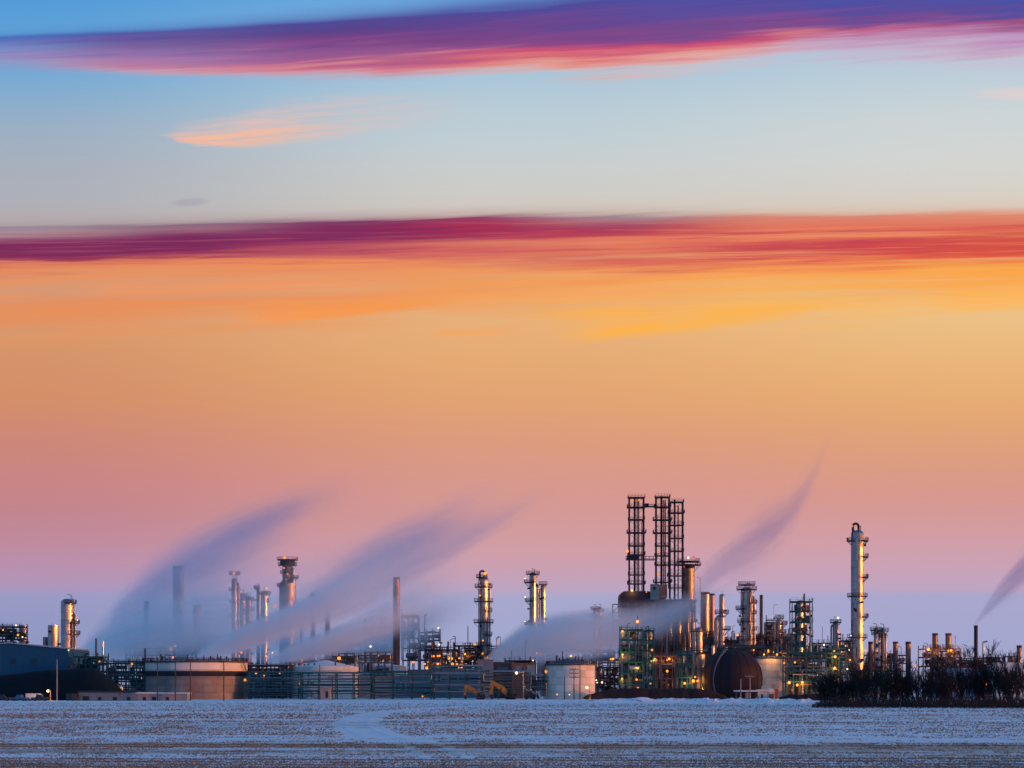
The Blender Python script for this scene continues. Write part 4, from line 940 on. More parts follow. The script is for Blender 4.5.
def loader():
    D = 643; t = Thing('loader', 'small dark loader with pale lifting arm right of the lamp post', 'loader', (0, 0, 0))
    t.part('body', MB().prism([(-1.8, .6), (1.6, .6), (1.7, 1.5), (.6, 1.7), (.4, 2.7), (-.9, 2.7), (-1.0, 1.7), (-1.9, 1.5)], -1, 1), 'machine_dark')
    t.part('cab_window', MB().prism([(-.75, 1.75), (.3, 1.75), (.25, 2.5), (-.7, 2.5)], -1.04, -1.005), 'dark_glass')
    t.part('lifting_arm', MB().prism([(-1.6, 3.1), (-1.3, 3.5), (2.4, 2.1), (2.3, 1.6)], -.3, .3), 'shed_grey')
    t.part('bucket', MB().prism([(2.2, .5), (3.2, .4), (2.9, 1.1), (2.5, 1.9), (2.2, 1.6)], -1.1, 1.1), 'machine_dark')
    for x in (-1.2, 1.2):
        for y in (-1, 1): t.part('wheel', MB().tube((x, y - .22, .6), (x, y + .22, .6), .6, 16), 'rubber')
    t.o.location = (gx(530, D), D, 0)
loader()

# ------------------------------------------------------------------ coking unit with its three derricks
Dk = 760
zt = gz(592, Dk)
def coker():
    D = Dk; x = lambda p: gx(p, D); z = lambda p: gz(p, D)
    t = Thing('coker_building', 'massive dark blue grey unit with rounded roof under the lattice derricks', 'process building', (x(655), D, 0))
    # rounded penthouse at the left
    a, b_, zt_, ze = x(619), x(652.5), z(591.8), z(597.5)
    pr = [(a, z(628)), (b_, z(628)), (b_, ze)] + [(b_ - 2.2 * (1 - math.cos(k * PI / 10)), ze + (zt_ - ze) * math.sin(k * PI / 10)) for k in range(1, 6)] + [(a + 2.2 * (1 - math.cos(k * PI / 10)), ze + (zt_ - ze) * math.sin(k * PI / 10)) for k in range(5, -1, -1)]
    t.part('penthouse', MB().prism(pr, D - 6, D + 8), 'dark_steel')
    c = t.part('control_cabin', MB().box(x(649), x(657.6), D - 9, D - 6.1, z(600.5), z(585.2)), 'hut_teal'); t.part('window', MB().box(x(651.5), x(654), D - 9.1, D - 9.02, z(591), z(588)), 'dark_glass', c)
    t.part('machine_house', MB().box(x(657.8), x(665.5), D - 8.6, D + 4, z(599), z(585.6)), 'brick_brown')
    t.part('roof_slab', MB().box(x(652.6), x(695), D - 6.3, D + 9, z(602.5), z(600)), 'steel')
    t.part('rear_wall', MB().box(x(620), x(694), D + 4, D + 8.5, 0, z(602.6)), 'concrete')
    for i, (p, w, m_) in enumerate(((659, 4.4, 'clad_dark'), (668.5, 4.4, 'clad_dark'), (677.5, 4.4, 'clad_dark'), (686.5, 4.2, 'clad_dark'))):
        r = w * D / FPX
        t.part('coke_drum', MB().lathe(x(p), D - 1, [(r * .3, z(672)), (r, z(664)), (r, z(610)), (r * .8, z(606)), (r * .3, z(604)), (0, z(603.5))], 28), m_)
    for k, zz in enumerate((611, 622, 634, 645, 656, 668)):
        f = t.part('floor_deck', MB().box(x(619), x(694), D - 6.2, D + 3.9, z(zz) - .2, z(zz) + .15), 'steel')
        q = MB()
        for hz in (.6, 1.2): q.tube((x(619), D - 6.1, z(zz) + hz), (x(694), D - 6.1, z(zz) + hz), .06, 4)
        for i in range(30): xx = x(619 + 75 * i / 29); q.tube((xx, D - 6.1, z(zz)), (xx, D - 6.1, z(zz) + 1.2), .05, 4)
        t.part('railing', q, 'steel', f)
    for p in (619.6, 627, 635, 643.5, 652, 663.7, 673, 682, 693.4):
        for yy in (D - 5.9, D + 3.6): t.part('post', MB().box(x(p) - .28, x(p) + .28, yy - .28, yy + .28, 0, z(603)), 'steel')
    for i, (p, q) in enumerate(((627, 635), (643.5, 652), (673, 682), (619.6, 627))):
        br = MB()
        for u, v in ((668, 656), (656, 645), (645, 634), (634, 622), (622, 611)): br.tube((x(p), D - 5.9, z(u)), (x(q), D - 5.9, z(v)), .14, 5)
        t.part('bracing', br, 'steel')
    # bracket frame on the left
    bf = MB(); xa, xb = x(612), x(619.3)
    for u in (605, 613, 621): bf.box(xa, xb, D - 5.9, D - 5.6, z(u) - .2, z(u) + .2)
    bf.box(xa - .2, xa + .2, D - 5.9, D - 5.6, z(632), z(605)); bf.tube((xa, D - 5.7, z(632)), (xb, D - 5.7, z(640)), .18, 6); bf.tube((xa, D - 5.7, z(613)), (xb, D - 5.7, z(605)), .12, 5)
    t.part('side_bracket', bf, 'steel')
    rnd = random.Random(5)
    for i in range(16):
        p = rnd.uniform(622, 692); u, v = rnd.uniform(604, 630), rnd.uniform(640, 672)
        t.part('pipe', MB().tube((x(p), D - 6.6, z(v)), (x(p), D - 6.6, z(u)), rnd.choice((.15, .2, .35)), 8), rnd.choice(('pipe_clad', 'pipe_brown', 'steel', 'clad')))
    t.part('wall_panel', MB().box(x(671), x(681), D - 6.9, D - 6.4, z(613), z(603)), 'shed_cream')
    t.lamp(632, 590.6, D - 7, 'sodium_bright', .8); t.lamp(625.3, 619, D - 7, 'white_lamp', .6); t.lamp(646.5, 592, D - 7, 'sodium_dim', .4)
coker()
derrick('lattice_derrick', 'leftmost of the three lattice derricks, standing apart over the rounded roof', 629.2, 643.6, 497.5, 592.3, Dk, [(498, .4), (507.5, .7), (520, .3), (533, .8), (546, .3), (555, .5), (575, .3), (584, .6)], [(.38, .42, 496.8), (.55, .22, 499), (.66, .24, 499), (.88, .18, 520)],
        [(632.8, 500.3, 'sodium_dim', .6), (639.2, 500.2, 'sodium_dim', .7), (628.6, 495.6, 'red_lamp', .45), (644.2, 495.8, 'red_lamp', .35), (627.4, 551.3, 'sodium', .6)])
derrick('lattice_derrick', 'middle lattice derrick, tallest neighbour joined to its right twin', 656, 669, 497, 585.2, Dk, [(497.6, .3), (507.5, .6), (520.2, 1.0), (533.2, 1.0), (546, .3), (556, .4), (565, .4), (582.5, .9)], [(.42, .45, 496), (.60, .25, 500), (.72, .22, 500)],
        [(655.2, 494.8, 'red_lamp', .5), (658.3, 551.8, 'sodium_dim', .6), (658.2, 574.8, 'sodium_dim', .7)])
derrick('lattice_derrick', 'right lattice derrick, slightly lower and closest to the grey chimney', 669.8, 682.6, 502, 599.8, Dk - 2, [(502.5, .3), (513.2, .6), (525.5, .3), (538.5, .3), (551.5, .3), (564.8, .5), (576, .8), (588, .4)], [(.38, .38, 499.5), (.65, .25, 505)], [])
def bridge(label, px0, px1, ytop, ybot, D):
    x0, x1 = gx(px0, D), gx(px1, D); z0, z1 = gz(ybot, D), gz(ytop, D)
    t = Thing('walkway_bridge', label, 'walkway', ((x0 + x1) / 2, D, z0))
    t.part('deck', MB().box(x0, x1, D - 1.2, D + 1.2, z0, z0 + .35), 'dark_steel')
    b = MB(); n = max(3, int((x1 - x0) / 1.4))
    for y in (D - 1.15, D + 1.15):
        b.tube((x0, y, z1), (x1, y, z1), .08, 4); b.tube((x0, y, (z0 + z1) / 2), (x1, y, (z0 + z1) / 2), .06, 4)
        for i in range(n + 1): b.tube((x0 + (x1 - x0) * i / n, y, z0), (x0 + (x1 - x0) * i / n, y, z1), .06, 4)
    t.part('railing', b, 'dark_steel')
    t.part('hoist_housing', MB().box(x0 + .3, x0 + (x1 - x0) * .4, D - .9, D + .9, z0 + .36, z1 + .3), 'dark_steel')
    return t
bridge('upper thin walkway between the left and middle derricks', 644.2, 655.4, 504.3, 507.3, Dk)
bridge('lower thick walkway joining the left and middle derricks', 626, 657, 556.3, 560.3, Dk - 4.6)
stack('chimney', 'broad grey chimney with railed head and windsock right of the derricks', 682, 694.5, 566, Dk + 14, 'stack_grey', [(565, 0, 360, 2.6), (561.5, 0, 360, 2.0)], [(688.3, 557.8, 'white_lamp', .8), (693.8, 556.8, 'red_lamp', .6), (684, 566.8, 'red_lamp', .3)], taper=1.06)
lamp_post('thin arm lamp post right of the broad grey chimney', 696.5, 578.5, Dk - 4, 'sodium_dim', .22, arm=1.4)

# ------------------------------------------------------------------ centre: green lit structure and piping before the coker
frame_unit('green_structure', 'tall green steel structure dotted with amber lamps before the coker', 620.5, 642, (629.5, 639.5, 652, 662, 673, 684), 690, 9, 3, 'green_steel', 51, 2.0,
           [(637.5, 621.6, 'sodium_bright', .85), (622.4, 631.4, 'sodium_bright', .7), (622.6, 654.6, 'sodium_bright', .65), (638, 668, 'sodium_bright', .65), (622.2, 678.8, 'sodium_bright', .65), (636.6, 679.6, 'sodium', .5), (638, 688.2, 'sodium', .7)], pipes=10)
frame_unit('stair_tower', 'narrow green stair tower attached right of the green structure', 643, 653.2, (630.5, 640, 650, 660, 670, 682), 691, 6, 2, 'green_steel', 52, 1.2, [(651.3, 638.5, 'sodium_dim', .6), (652, 650, 'sodium', .55), (651.4, 661.3, 'sodium', .5), (650.5, 683.6, 'sodium_dim', .6)], cat='stair tower', pipes=4, eqmats=('roof_white', 'green_steel'))
frame_unit('process_unit', 'low dark unit on the berm left of the tall green structure', 598, 620, (667, 675, 684), 700, 9, 4, 'dark_steel', 53, 1.5, [(613, 659, 'sodium_bright', .8), (610.8, 659.2, 'sodium', .5), (596.2, 680.2, 'white_lamp', .55), (597.3, 682.6, 'white_lamp', .6), (602, 682.4, 'white_lamp', .65)], pipes=8)
frame_unit('process_unit', 'brown piped furnace unit with amber lamps right of the stair tower', 655, 677, (656, 667, 678), 694, 9, 4, 'brick_brown', 54, 2.0, [(654.6, 659, 'sodium_bright', .75), (669.2, 658.9, 'sodium_bright', .75), (667.2, 671.2, 'sodium', .6)], pipes=14, eqmats=('pipe_brown', 'brick_brown', 'pipe_clad'))
frame_unit('process_unit', 'small green platform unit left of the foot of the short bright column', 676, 691, (654.5, 665, 677), 690, 8, 3, 'green_steel', 55, 1.6, [(684.7, 683.3, 'sodium_bright', .85), (693.4, 681, 'sodium_bright', .95), (695.2, 677, 'sodium_bright', .6), (697.4, 681, 'sodium', .55)], pipes=9, eqmats=('pipe_clad', 'pipe_brown', 'white_paint'))
column('distillation_column', 'short bright column with wider lower body left of the brown dome', 695.5, 702.6, 627, 700, 'clad', [(631.5, 0, 360, 1.8, ), (650.5, 0, 360, 1.8)], [], [(-150, .35, 632), (-170, .5, 622)], flare=(652, 12.5), pm='green_steel')
column('vessel', 'slim bright vessel glowing amber behind the left shoulder of the dome', 711.2, 714.6, 644, 712, 'clad', [(644, 0, 360, 1.2)], [], davit=False, lad=None)
stack('chimney', 'fat cladded stack of the close pair behind the dome, left one', 700.8, 709.4, 592, 790, 'clad_dark', rings=6)
stack('chimney', 'dark brown stack of the close pair behind the dome, right one', 709.6, 714.6, 593.5, 796, 'brick_brown', rings=3)
column('distillation_column', 'slim column with two one sided platforms right of the stack pair', 719.2, 724.4, 594, 740, 'clad', [(613, 0, 360, 1.7), (629.5, -80, 80, 2.3)], [(729, 634, 'sodium_dim', .3)], [(-170, .9, 620)], davit=False)
column('vessel', 'dark blunt vessel left of the slim two platform column', 715.4, 718.9, 618, 745, 'stack_dark', davit=False, lad=None)
column('distillation_column', 'ornate column wrapped in many small platforms with amber glint above the dome', 740.8, 752.6, 587, 745, 'clad', [(584.8, 0, 360, 1.0), (589.5, 0, 360, 1.6), (603, -70, 60, 1.7), (609, 110, 260, 1.9), (613.5, -60, 60, 1.5), (622, 0, 360, 1.3), (630, -60, 70, 1.5), (640, 0, 360, 1.2)],
       [(737.4, 635, 'sodium', .75), (727, 647.5, 'sodium', .5), (753.8, 649.5, 'sodium', .8), (750, 645.5, 'sodium', .5)], [(-60, .4, 592), (-25, .5, 598), (-140, .35, 592)])
stack('chimney', 'slim dark stack on a wide foot right of the ornate column', 759.8, 762.8, 595, 748, 'stack_dark', [(637, 0, 360, 1.4)], [], base=(638, 6.0), rings=3)
frame_unit('process_unit', 'squat glowing unit with stub tower above the cream tank', 765.5, 781, (622, 629, 636.5, 645, 653), 776, 8, 3, 'steel', 56, 2.0, [(773.7, 616, 'white_lamp', .55), (768, 651, 'sodium_bright', .8), (779, 652, 'sodium', .6)], pipes=10, eqmats=('clad', 'clad', 'clad_dark'))
column('distillation_column', 'stubby wide shouldered column rising from the squat glowing unit', 775.8, 781.6, 619, 768, 'clad', [(618, 0, 360, .9), (624, -80, 60, 2.2), (632.5, -60, 60, 1.8), (641, 0, 360, 1.3)], [], [(-160, .5, 624)], flare=(645, 7.6))
frame_unit('process_unit', 'low jumble of pipes between ornate column and cream tank', 718, 768, (648, 656, 664), 735, 8, 7, 'steel', 57, 1.6, [(746.5, 654, 'sodium', .5)], pipes=16, eqmats=('pipe_clad', 'clad', 'pipe_brown'))

# ------------------------------------------------------------------ the brown dome and the cream tank
def dome():
    D = 672; r = 30.4 * D / FPX / (1 - 30.4 / FPX); cx = gx(732.2, D + r); zc = gz(678.6, D + r)
    t = Thing('spherical_tank', 'huge dark brown dome shaped tank with a pale stair line on its side', 'dome tank', (cx, D + r, 0))
    prof = []; n = 26; a0 = math.asin(-min(.98, zc / r))
    for i in range(n + 1):
        a = a0 + (PI / 2 - a0) * i / n; prof.append((r * math.cos(a), zc + r * math.sin(a)))
    sh = t.part('shell', MB().lathe(cx, D + r, prof, 72), 'sphere_brown')
    sm = MB()
    for k in range(18):
        a = 2 * PI * k / 18; pts = []
        for i in range(n + 1):
            e = a0 + (PI / 2 - a0) * i / n; q = (r + .03) * math.cos(e); pts.append((cx + q * math.cos(a), D + r + q * math.sin(a), zc + (r + .03) * math.sin(e)))
        sm.path(pts, .09, 4)
    t.part('seam_rib', sm, 'sphere_brown', sh)
    b = MB(); pts = []
    for i in range(22):
        e = -.75 + i / 21 * 1.95; a = R(-132 + 9 * max(0, e) ** 1.2); q = r + .35
        pts.append((cx + q * math.cos(e) * math.cos(a), D + r + q * math.cos(e) * math.sin(a), zc + q * math.sin(e)))
    b.path(pts, .13, 6); b.path([(x, y, z + .9) for x, y, z in pts], .06, 4)
    for x, y, z in pts: b.tube((x, y, z), (x, y, z + .9), .05, 4)
    t.part('stair', b, 'shed_grey')
    v = MB().lathe(cx, D + r, [(1.6, zc + r - .35), (1.6, zc + r + .25), (1.2, zc + r + .25)], 20)
    for i in range(10): a = 2 * PI * i / 10; v.tube((cx + 1.55 * math.cos(a), D + r + 1.55 * math.sin(a), zc + r), (cx + 1.55 * math.cos(a), D + r + 1.55 * math.sin(a), zc + r + 1.2), .05, 4)
    t.part('top_platform', v, 'dark_steel')
dome()
tank('storage_tank', 'cream white tank with warm lit rim directly right of the brown dome', 754, 784.5, 657.5, 700, 'cream_white', .7, 'roof_white', True, lamps=[(764, 654.5, 698.5, 'sodium_bright', .5), (777, 654.5, 698.5, 'sodium_bright', .5)])  # both lamps are added to brighten the rim and upper shell

# ------------------------------------------------------------------ right: green units, tall column, stacks
frame_unit('green_structure', 'open green frame tower around a glowing inner column', 791, 811, (601.5, 611, 622, 634, 646), 722, 6, 3, 'green_steel', 61, .7, [(803, 617, 'sodium_dim', .5), (805.5, 624, 'sodium', .45), (802, 636, 'sodium_dim', .5)], pipes=3, eqmats=('clad_dark', 'pipe_brown'))
column('distillation_column', 'glowing column held inside the open green frame tower', 797, 803.5, 600, 722, 'clad', [(611, 0, 360, .6), (634, 0, 360, .6)], [], [(-10, .4, 604)], davit=False, lad=None)
column('vessel', 'thin bright pipe column on the right edge of the green frame tower', 809.6, 811.6, 611, 716, 'pipe_clad', davit=False, lad=None)
frame_unit('green_structure', 'broad green process structure with three amber lamps right of the cream tank', 785, 823, (652.5, 661, 671, 681), 690, 10, 6, 'green_steel', 62, 2.0, [(789.2, 682.6, 'sodium_bright', .75), (797.3, 685, 'sodium_bright', .75), (802.4, 682.4, 'sodium_bright', .75), (795, 662.4, 'sodium', .6), (784.3, 663.1, 'sodium', .55), (824, 644.8, 'white_lamp', .75)], pipes=18, eqmats=('clad', 'pipe_brown', 'brick_brown', 'clad'))
frame_unit('green_structure', 'narrow green rack with lamps left of the tall lone column', 824, 850, (649, 657, 667, 677), 694, 9, 4, 'green_steel', 63, 1.6, [(834.3, 651, 'sodium', .5), (835, 656.8, 'sodium_bright', .65), (834.8, 668, 'sodium_bright', .65), (835.3, 681.2, 'sodium', .6), (847.3, 669, 'white_lamp', .6), (850, 660, 'sodium', .5), (849.8, 681.3, 'sodium_dim', .65), (849, 650, 'white_lamp', .5)], pipes=10)
column('distillation_column', 'short column with lamp and hooked arm left of the tall lone column', 832.8, 838.6, 621, 725, 'clad', [(622.5, 0, 360, 1.0)], [(838, 618, 'white_lamp', .8)], [(-172, .35, 626)])
column('distillation_column', 'tall lone column with looped top pipe and amber glint, highest on the right', 851, 863.6, 530, 720, 'clad', [(541, 130, 230, 1.5), (541, -55, 60, 1.7), (557, -55, 60, 1.7), (577.5, -50, 55, 1.7), (596.5, 0, 360, 1.4), (617, -50, 55, 1.7), (637.5, 0, 360, 1.3), (643, 130, 230, 1.6)],
       [(866.5, 535.2, 'sodium_dim', .6), (866.3, 571, 'sodium_dim', .55), (866.3, 610.3, 'sodium_dim', .6), (865.5, 650.5, 'sodium', .45), (852.5, 526.2, 'sodium_dim', .4), (851, 635.6, 'white_lamp', .4)], None, True, True)
stack('chimney', 'brown stack partly behind the platform pair right of the tall column', 868.3, 873, 641.6, 735, 'brick_brown', group='short stacks behind the bare shrubs', rings=2)
column('distillation_column', 'left one of the slim platform pair right of the tall column', 873.8, 877.4, 627.5, 742, 'clad', [(630, 0, 360, 1.4), (634, 0, 360, 1.0)], [], [(-20, .3, 633)], pm='green_steel')
column('distillation_column', 'right one of the slim platform pair right of the tall column', 880.8, 884.6, 627.8, 742, 'clad_dark', [(631, 0, 360, 1.6), (637, 0, 360, 1.0)], [], [(-30, .3, 634), (-150, .3, 633)], pm='green_steel')
column('vessel', 'thin pale vessel between the two slim platform columns', 878.2, 880, 640, 738, 'white_paint', davit=False, lad=None)
stack('chimney', 'left one of two matching brown stacks behind the bare shrubs', 893, 898, 641.6, 735, 'stack_grey', group='short stacks behind the bare shrubs', rings=3)
stack('chimney', 'right one of two matching brown stacks behind the bare shrubs', 905.6, 910.8, 641.6, 735, 'stack_grey', group='short stacks behind the bare shrubs', rings=3)
stack('chimney', 'left one of two capped stacks over the furnace with amber lamps', 932.3, 937.8, 633.2, 725, 'stack_grey', [(648, 0, 360, 1.0)], [(928.3, 649.5, 'sodium_bright', .75)], base=(656, 7.5), rings=2, group='furnace stacks')
stack('chimney', 'right one of two capped stacks over the furnace with amber lamps', 945.5, 951.3, 633.2, 725, 'stack_grey', [(648, 0, 360, 1.0)], [(951, 650.3, 'sodium_bright', .75), (948.5, 650.8, 'sodium', .5)], base=(656, 7.5), rings=2, group='furnace stacks')
frame_unit('furnace_unit', 'brown furnace frame carrying the two capped stacks', 921, 958, (648.5, 657, 666), 728, 9, 5, 'brick_brown', 71, 1.4, [(915.2, 665.5, 'sodium', .6)], pipes=8, eqmats=('brick_brown', 'stack_grey', 'clad'))
stack('chimney', 'thin black chimney trailing a faint smoke plume near the right edge', 974, 977.8, 625.4, 705, 'stack_dark', rings=1, lad=False)
block('process_building', 'low blue grey building behind the shrubs at the foot of the black chimney', 941, 986, 668.5, 690, 'blue_roof', 12)
block('process_building', 'pale blue building behind the shrubs near the right photo edge', 997, 1045, 662.5, 680, 'roof_white', 14)
frame_unit('process_unit', 'dark fan deck on stilts right of the black chimney', 981, 1001, (657.5, 661.5, 668), 715, 8, 5, 'dark_steel', 72, 1.0, [], pipes=4)
stack('chimney', 'short stack with warm right side at the far right edge', 1016.8, 1021.8, 645.3, 730, 'stack_grey', rings=1)
frame_unit('process_unit', 'small piped unit left of the far right stack', 1007, 1016, (656, 662, 669), 722, 6, 3, 'steel', 73, 1.4, [], pipes=4)
for lx, ly in ((957, 687.2), (964.2, 687.2), (985.3, 684.2), (892, 683.2), (958.5, 687.6)):
    if lx == 958.5: continue
    lamp_post('amber yard lamp glowing through the bare shrubs ' + {957: 'left one of the close pair', 964.2: 'right one of the close pair', 985.3: 'below the dark fan deck', 892: 'below the matching brown stacks'}[lx], lx, ly, 560, 'sodium_bright' if lx > 980 else 'sodium', .6, arm=.6)
pipe_rack('pipe_rack', 'green pipe rack low behind the shrubs right of the green structures', 850, 900, (672, 680, 688), 665, 6, 'green_steel', 37)
# ------------------------------------------------------------------ small sheds and berms before the dome
def hut():
    D = 612; t = shed('site_shelter', 'white site hut with flat canopy in front of the brown dome', 759, 767, 689.8, D, 'white_paint', 'white_paint', [(761, 763, 694, 700)], 4)
    t.part('canopy', MB().box(gx(735, D), gx(758.4, D), D - .8, D + 4, gz(691.6, D), gz(690.3, D)), 'roof_white')
    for p in (736, 747, 757.6): t.part('canopy_post', MB().tube((gx(p, D), D - .6, 0), (gx(p, D), D - .6, gz(691.7, D)), .12, 6), 'stack_grey')
    t.part('crate_stack', MB().box(gx(746, D), gx(751, D), D + .2, D + 2, 0, gz(693, D)), 'pale_wood')
hut()
def skid():
    D = 618; x = lambda p: gx(p, D); t = Thing('fuel_skid', 'white fuel tank with orange pump box right of the white site hut', 'fuel tank', (x(772), D, 0))
    t.part('drum', MB().tube((x(768.2), D, 2.6), (x(774), D, 2.6), 1.0, 16), 'white_paint')
    t.part('saddle', MB().box(x(769), x(773.4), D - .8, D + .8, 0, 1.9), 'steel')
    t.part('pump_box', MB().box(x(775), x(777.6), D - .6, D + .6, 0, 3.6), 'orange_red')
skid()
mound('earth_berm', 'dark brown earth berm below the coker and its green structure', 'berm', [(584, 697), (597, 692), (612, 688.8), (640, 688.2), (672, 688.6), (690, 688.2), (712, 690.5), (728, 697)], 652, 14, 'brown_earth', 8, .5)
mound('earth_berm', 'low dark bank in front of the green structure right of the dome', 'berm', [(770, 700), (790, 695), (812, 693.5), (835, 695), (852, 701)], 610, 10, 'brown_earth', 9, .6)

# ------------------------------------------------------------------ units further back that close the gaps between the towers
for a in (('hazy pipe deck between the broad crowned tower and the slim chimney', 288, 336, (645, 653, 662), 880, 81, 'steel'), ('hazy pipe deck behind the lamp masts', 338, 392, (644, 651, 660), 900, 82, 'steel'), ('distant deck behind the banded column', 470, 528, (648, 656, 665), 880, 83, 'steel'),
          ('dim pipe deck behind the pale tank roof', 540, 600, (651, 659), 900, 84, 'steel'), ('distant deck left of the coker bracket', 596, 620, (652, 660), 860, 85, 'dark_steel'), ('pipe deck behind the stack pair and the dome', 690, 740, (640, 648, 657), 800, 86, 'steel'),
          ('pipe deck behind the ornate column and the squat unit', 738, 796, (636, 644, 653), 800, 87, 'steel'), ('narrow pipe stand between the dark stack and the slim two platform column', 704, 720, (634, 643, 652), 780, 90, 'steel'), ('pipe stand filling the gap left of the ornate column', 725, 741, (640, 648, 656), 770, 91, 'steel'), ('pipe stand right of the slim dark stack', 753, 768, (640, 648), 775, 92, 'dark_steel'),
          ('pipe stand left of the open green frame tower', 781, 793, (637, 645, 652), 760, 93, 'steel'), ('pipe stand right of the open green frame tower', 811, 833, (643, 651, 658), 765, 94, 'green_steel'), ('pipe stand touching the foot of the hooked arm column', 837, 852, (641, 650, 660), 770, 95, 'green_steel'), ('low deck right of the tall lone column', 858, 905, (655, 663, 671), 780, 88, 'steel'), ('low deck between the furnace and the fan deck', 950, 985, (660, 667), 760, 89, 'steel')):
    frame_unit('process_unit', a[0], a[1], a[2], a[3], a[4], 9, max(4, int((a[2] - a[1]) / 7)), a[6], a[5], 1.5, [], pipes=12, eqmats=('pipe_clad', 'clad', 'clad_dark', 'pipe_brown'), brace=True)

block('process_building', 'low grey building hidden behind the pipe rack right of the stained tank', 248, 291.5, 668, 716, 'concrete', 8)
block('process_building', 'low grey building hidden behind the pipe rack under the yellow lamps', 408, 478, 669.5, 722, 'concrete', 8)
block('process_building', 'low grey building behind the foot of the low white tank rack', 360, 407, 676, 700, 'concrete', 6)
# ================================================================== ground, snow field, shrubs
from mathutils import noise as mn
def ground_material():
    m = bpy.data.materials.new('snowy_stubble_field'); m.use_nodes = True; nt = m.node_tree; b = nt.nodes['Principled BSDF']
    b.inputs['Roughness'].default_value = .85; b.inputs['Specular IOR Level'].default_value = .15
    g = nt.nodes.new('ShaderNodeNewGeometry'); x, y, z = sepxyz(nt, g.outputs['Position'])
    w = noise(nt, comb(nt, x * .006, y * .012, 0), 1.0, 3.0) - .5
    yy = y + x * .06 + w * 26.0
    band = noise(nt, comb(nt, x * .004, yy * .030, 1.7), 1.0, 3.0, .6)                # broad drifts and bare bands along the rows
    rows = noise(nt, comb(nt, x * .012, yy * .42, 4.0), 1.0, 3.0, .6)
    clod = noise(nt, comb(nt, x * .50, y * .34, 2.0), 1.0, 5.0, .65)
    fine = noise(nt, comb(nt, x * 2.2, y * 1.1, 9.0), 1.0, 3.0, .6)
    rows2 = noise(nt, comb(nt, x * .010, yy * .12, 6.0), 1.0, 2.0, .5)
    swath = (y + x * .02 + w * 10.0 - 160.0).abs().smooth(2.0, 24.0, 1.0, 0.0)
    bare = swath * .30 + (rows2 - .5) * .7 + (band - .5) * 1.3 + (rows - .5) * .85 + (clod - .5) * 1.2 + (fine - .5) * .9
    f = bare.smooth(.0, .42)
    snow = mixc(nt, clod.smooth(.35, .65), (.66, .745, .80, 1), (.77, .85, .90, 1))
    soil = mixc(nt, fine.smooth(.35, .65), (.20, .145, .09, 1), (.42, .30, .18, 1))
    nt.links.new(mixc(nt, f * .85, snow, soil), b.inputs['Base Color'])
    bp = nt.nodes.new('ShaderNodeBump'); bp.inputs['Strength'].default_value = .5; bp.inputs['Distance'].default_value = .25
    nt.links.new((clod * .7 + fine * .3).s, bp.inputs['Height']); nt.links.new(bp.outputs[0], b.inputs['Normal'])
    return m
M['field'] = ground_material()
def snow_material():
    m = bpy.data.materials.new('snow'); m.use_nodes = True; nt = m.node_tree; b = nt.nodes['Principled BSDF']; b.inputs['Roughness'].default_value = .8
    g = nt.nodes.new('ShaderNodeNewGeometry'); x, y, z = sepxyz(nt, g.outputs['Position'])
    n = noise(nt, comb(nt, x * .35, y * .22, z), 1.0, 5.0, .65)
    nt.links.new(mixc(nt, n.smooth(.54, .66) * .8, (.74, .77, .82, 1), (.16, .12, .10, 1)), b.inputs['Base Color'])
    return m
M['snow'] = snow_material()
def ground():
    vs = [(-9000, -200, 0), (9000, -200, 0), (9000, 14000, 0), (-9000, 14000, 0)]
    return simple('ground', MB().add(vs, [(0, 1, 2, 3)]), 'field', None, None, (0, 0, 0), kind='structure')
ground()
def gpt(px, py, lift=.0):
    D = FPX * EYE / (py - HZ); return Vector((gx(px, D), D, lift))
def smooth_pts(pts, n=10):
    out = []
    P = [pts[0]] + pts + [pts[-1]]
    for i in range(1, len(P) - 2):
        for k in range(n):
            t = k / n
            out.append(.5 * ((2 * P[i]) + (-P[i - 1] + P[i + 1]) * t + (2 * P[i - 1] - 5 * P[i] + 4 * P[i + 1] - P[i + 2]) * t * t + (-P[i - 1] + 3 * P[i] - 3 * P[i + 1] + P[i + 2]) * t ** 3))
    return out + [pts[-1]]
RUTS = set()
def track(pix, w, gap):
    """Two wheel ruts pressed into the snow along one drive."""
    c = smooth_pts([gpt(*p) for p in pix], 24); b = MB()
    for sgn in (-1, 1):
        L = []
        for i, p in enumerate(c):
            d = (c[min(i + 1, len(c) - 1)] - c[max(i - 1, 0)]).normalized(); n = Vector((-d.y, d.x, 0))
            q = p + n * sgn * gap; L.append((q + n * w / 2, q - n * w / 2))
        for a, e in L:
            for qx in ((0,) if a.y < 175 else (-1, 0, 1)):
                for qy in ((0,) if a.y < 175 else (-2, -1, 0, 1, 2)): RUTS.add((round((a.x + e.x) / 2) + qx, round((a.y + e.y) / 2) + qy))
        vs = []; fs = []
        for i, (a, e) in enumerate(L):
            j = .02 * math.sin(i * 1.7)
            vs += [(a.x, a.y, .004), (a.x * .5 + e.x * .5, a.y * .5 + e.y * .5, .03), (e.x, e.y, .004)]
        for i in range(len(L) - 1):
            k = i * 3; fs += [(k, k + 1, k + 4, k + 3), (k + 1, k + 2, k + 5, k + 4)]
        b.add(vs, fs, True)
    return simple('path', b, 'field', None, None, (0, 0, 0), kind='structure')
track([(447, 759), (430, 749), (405, 742), (375, 735), (358, 727), (360, 719), (380, 713), (420, 709), (480, 706)], .8, 1.4)

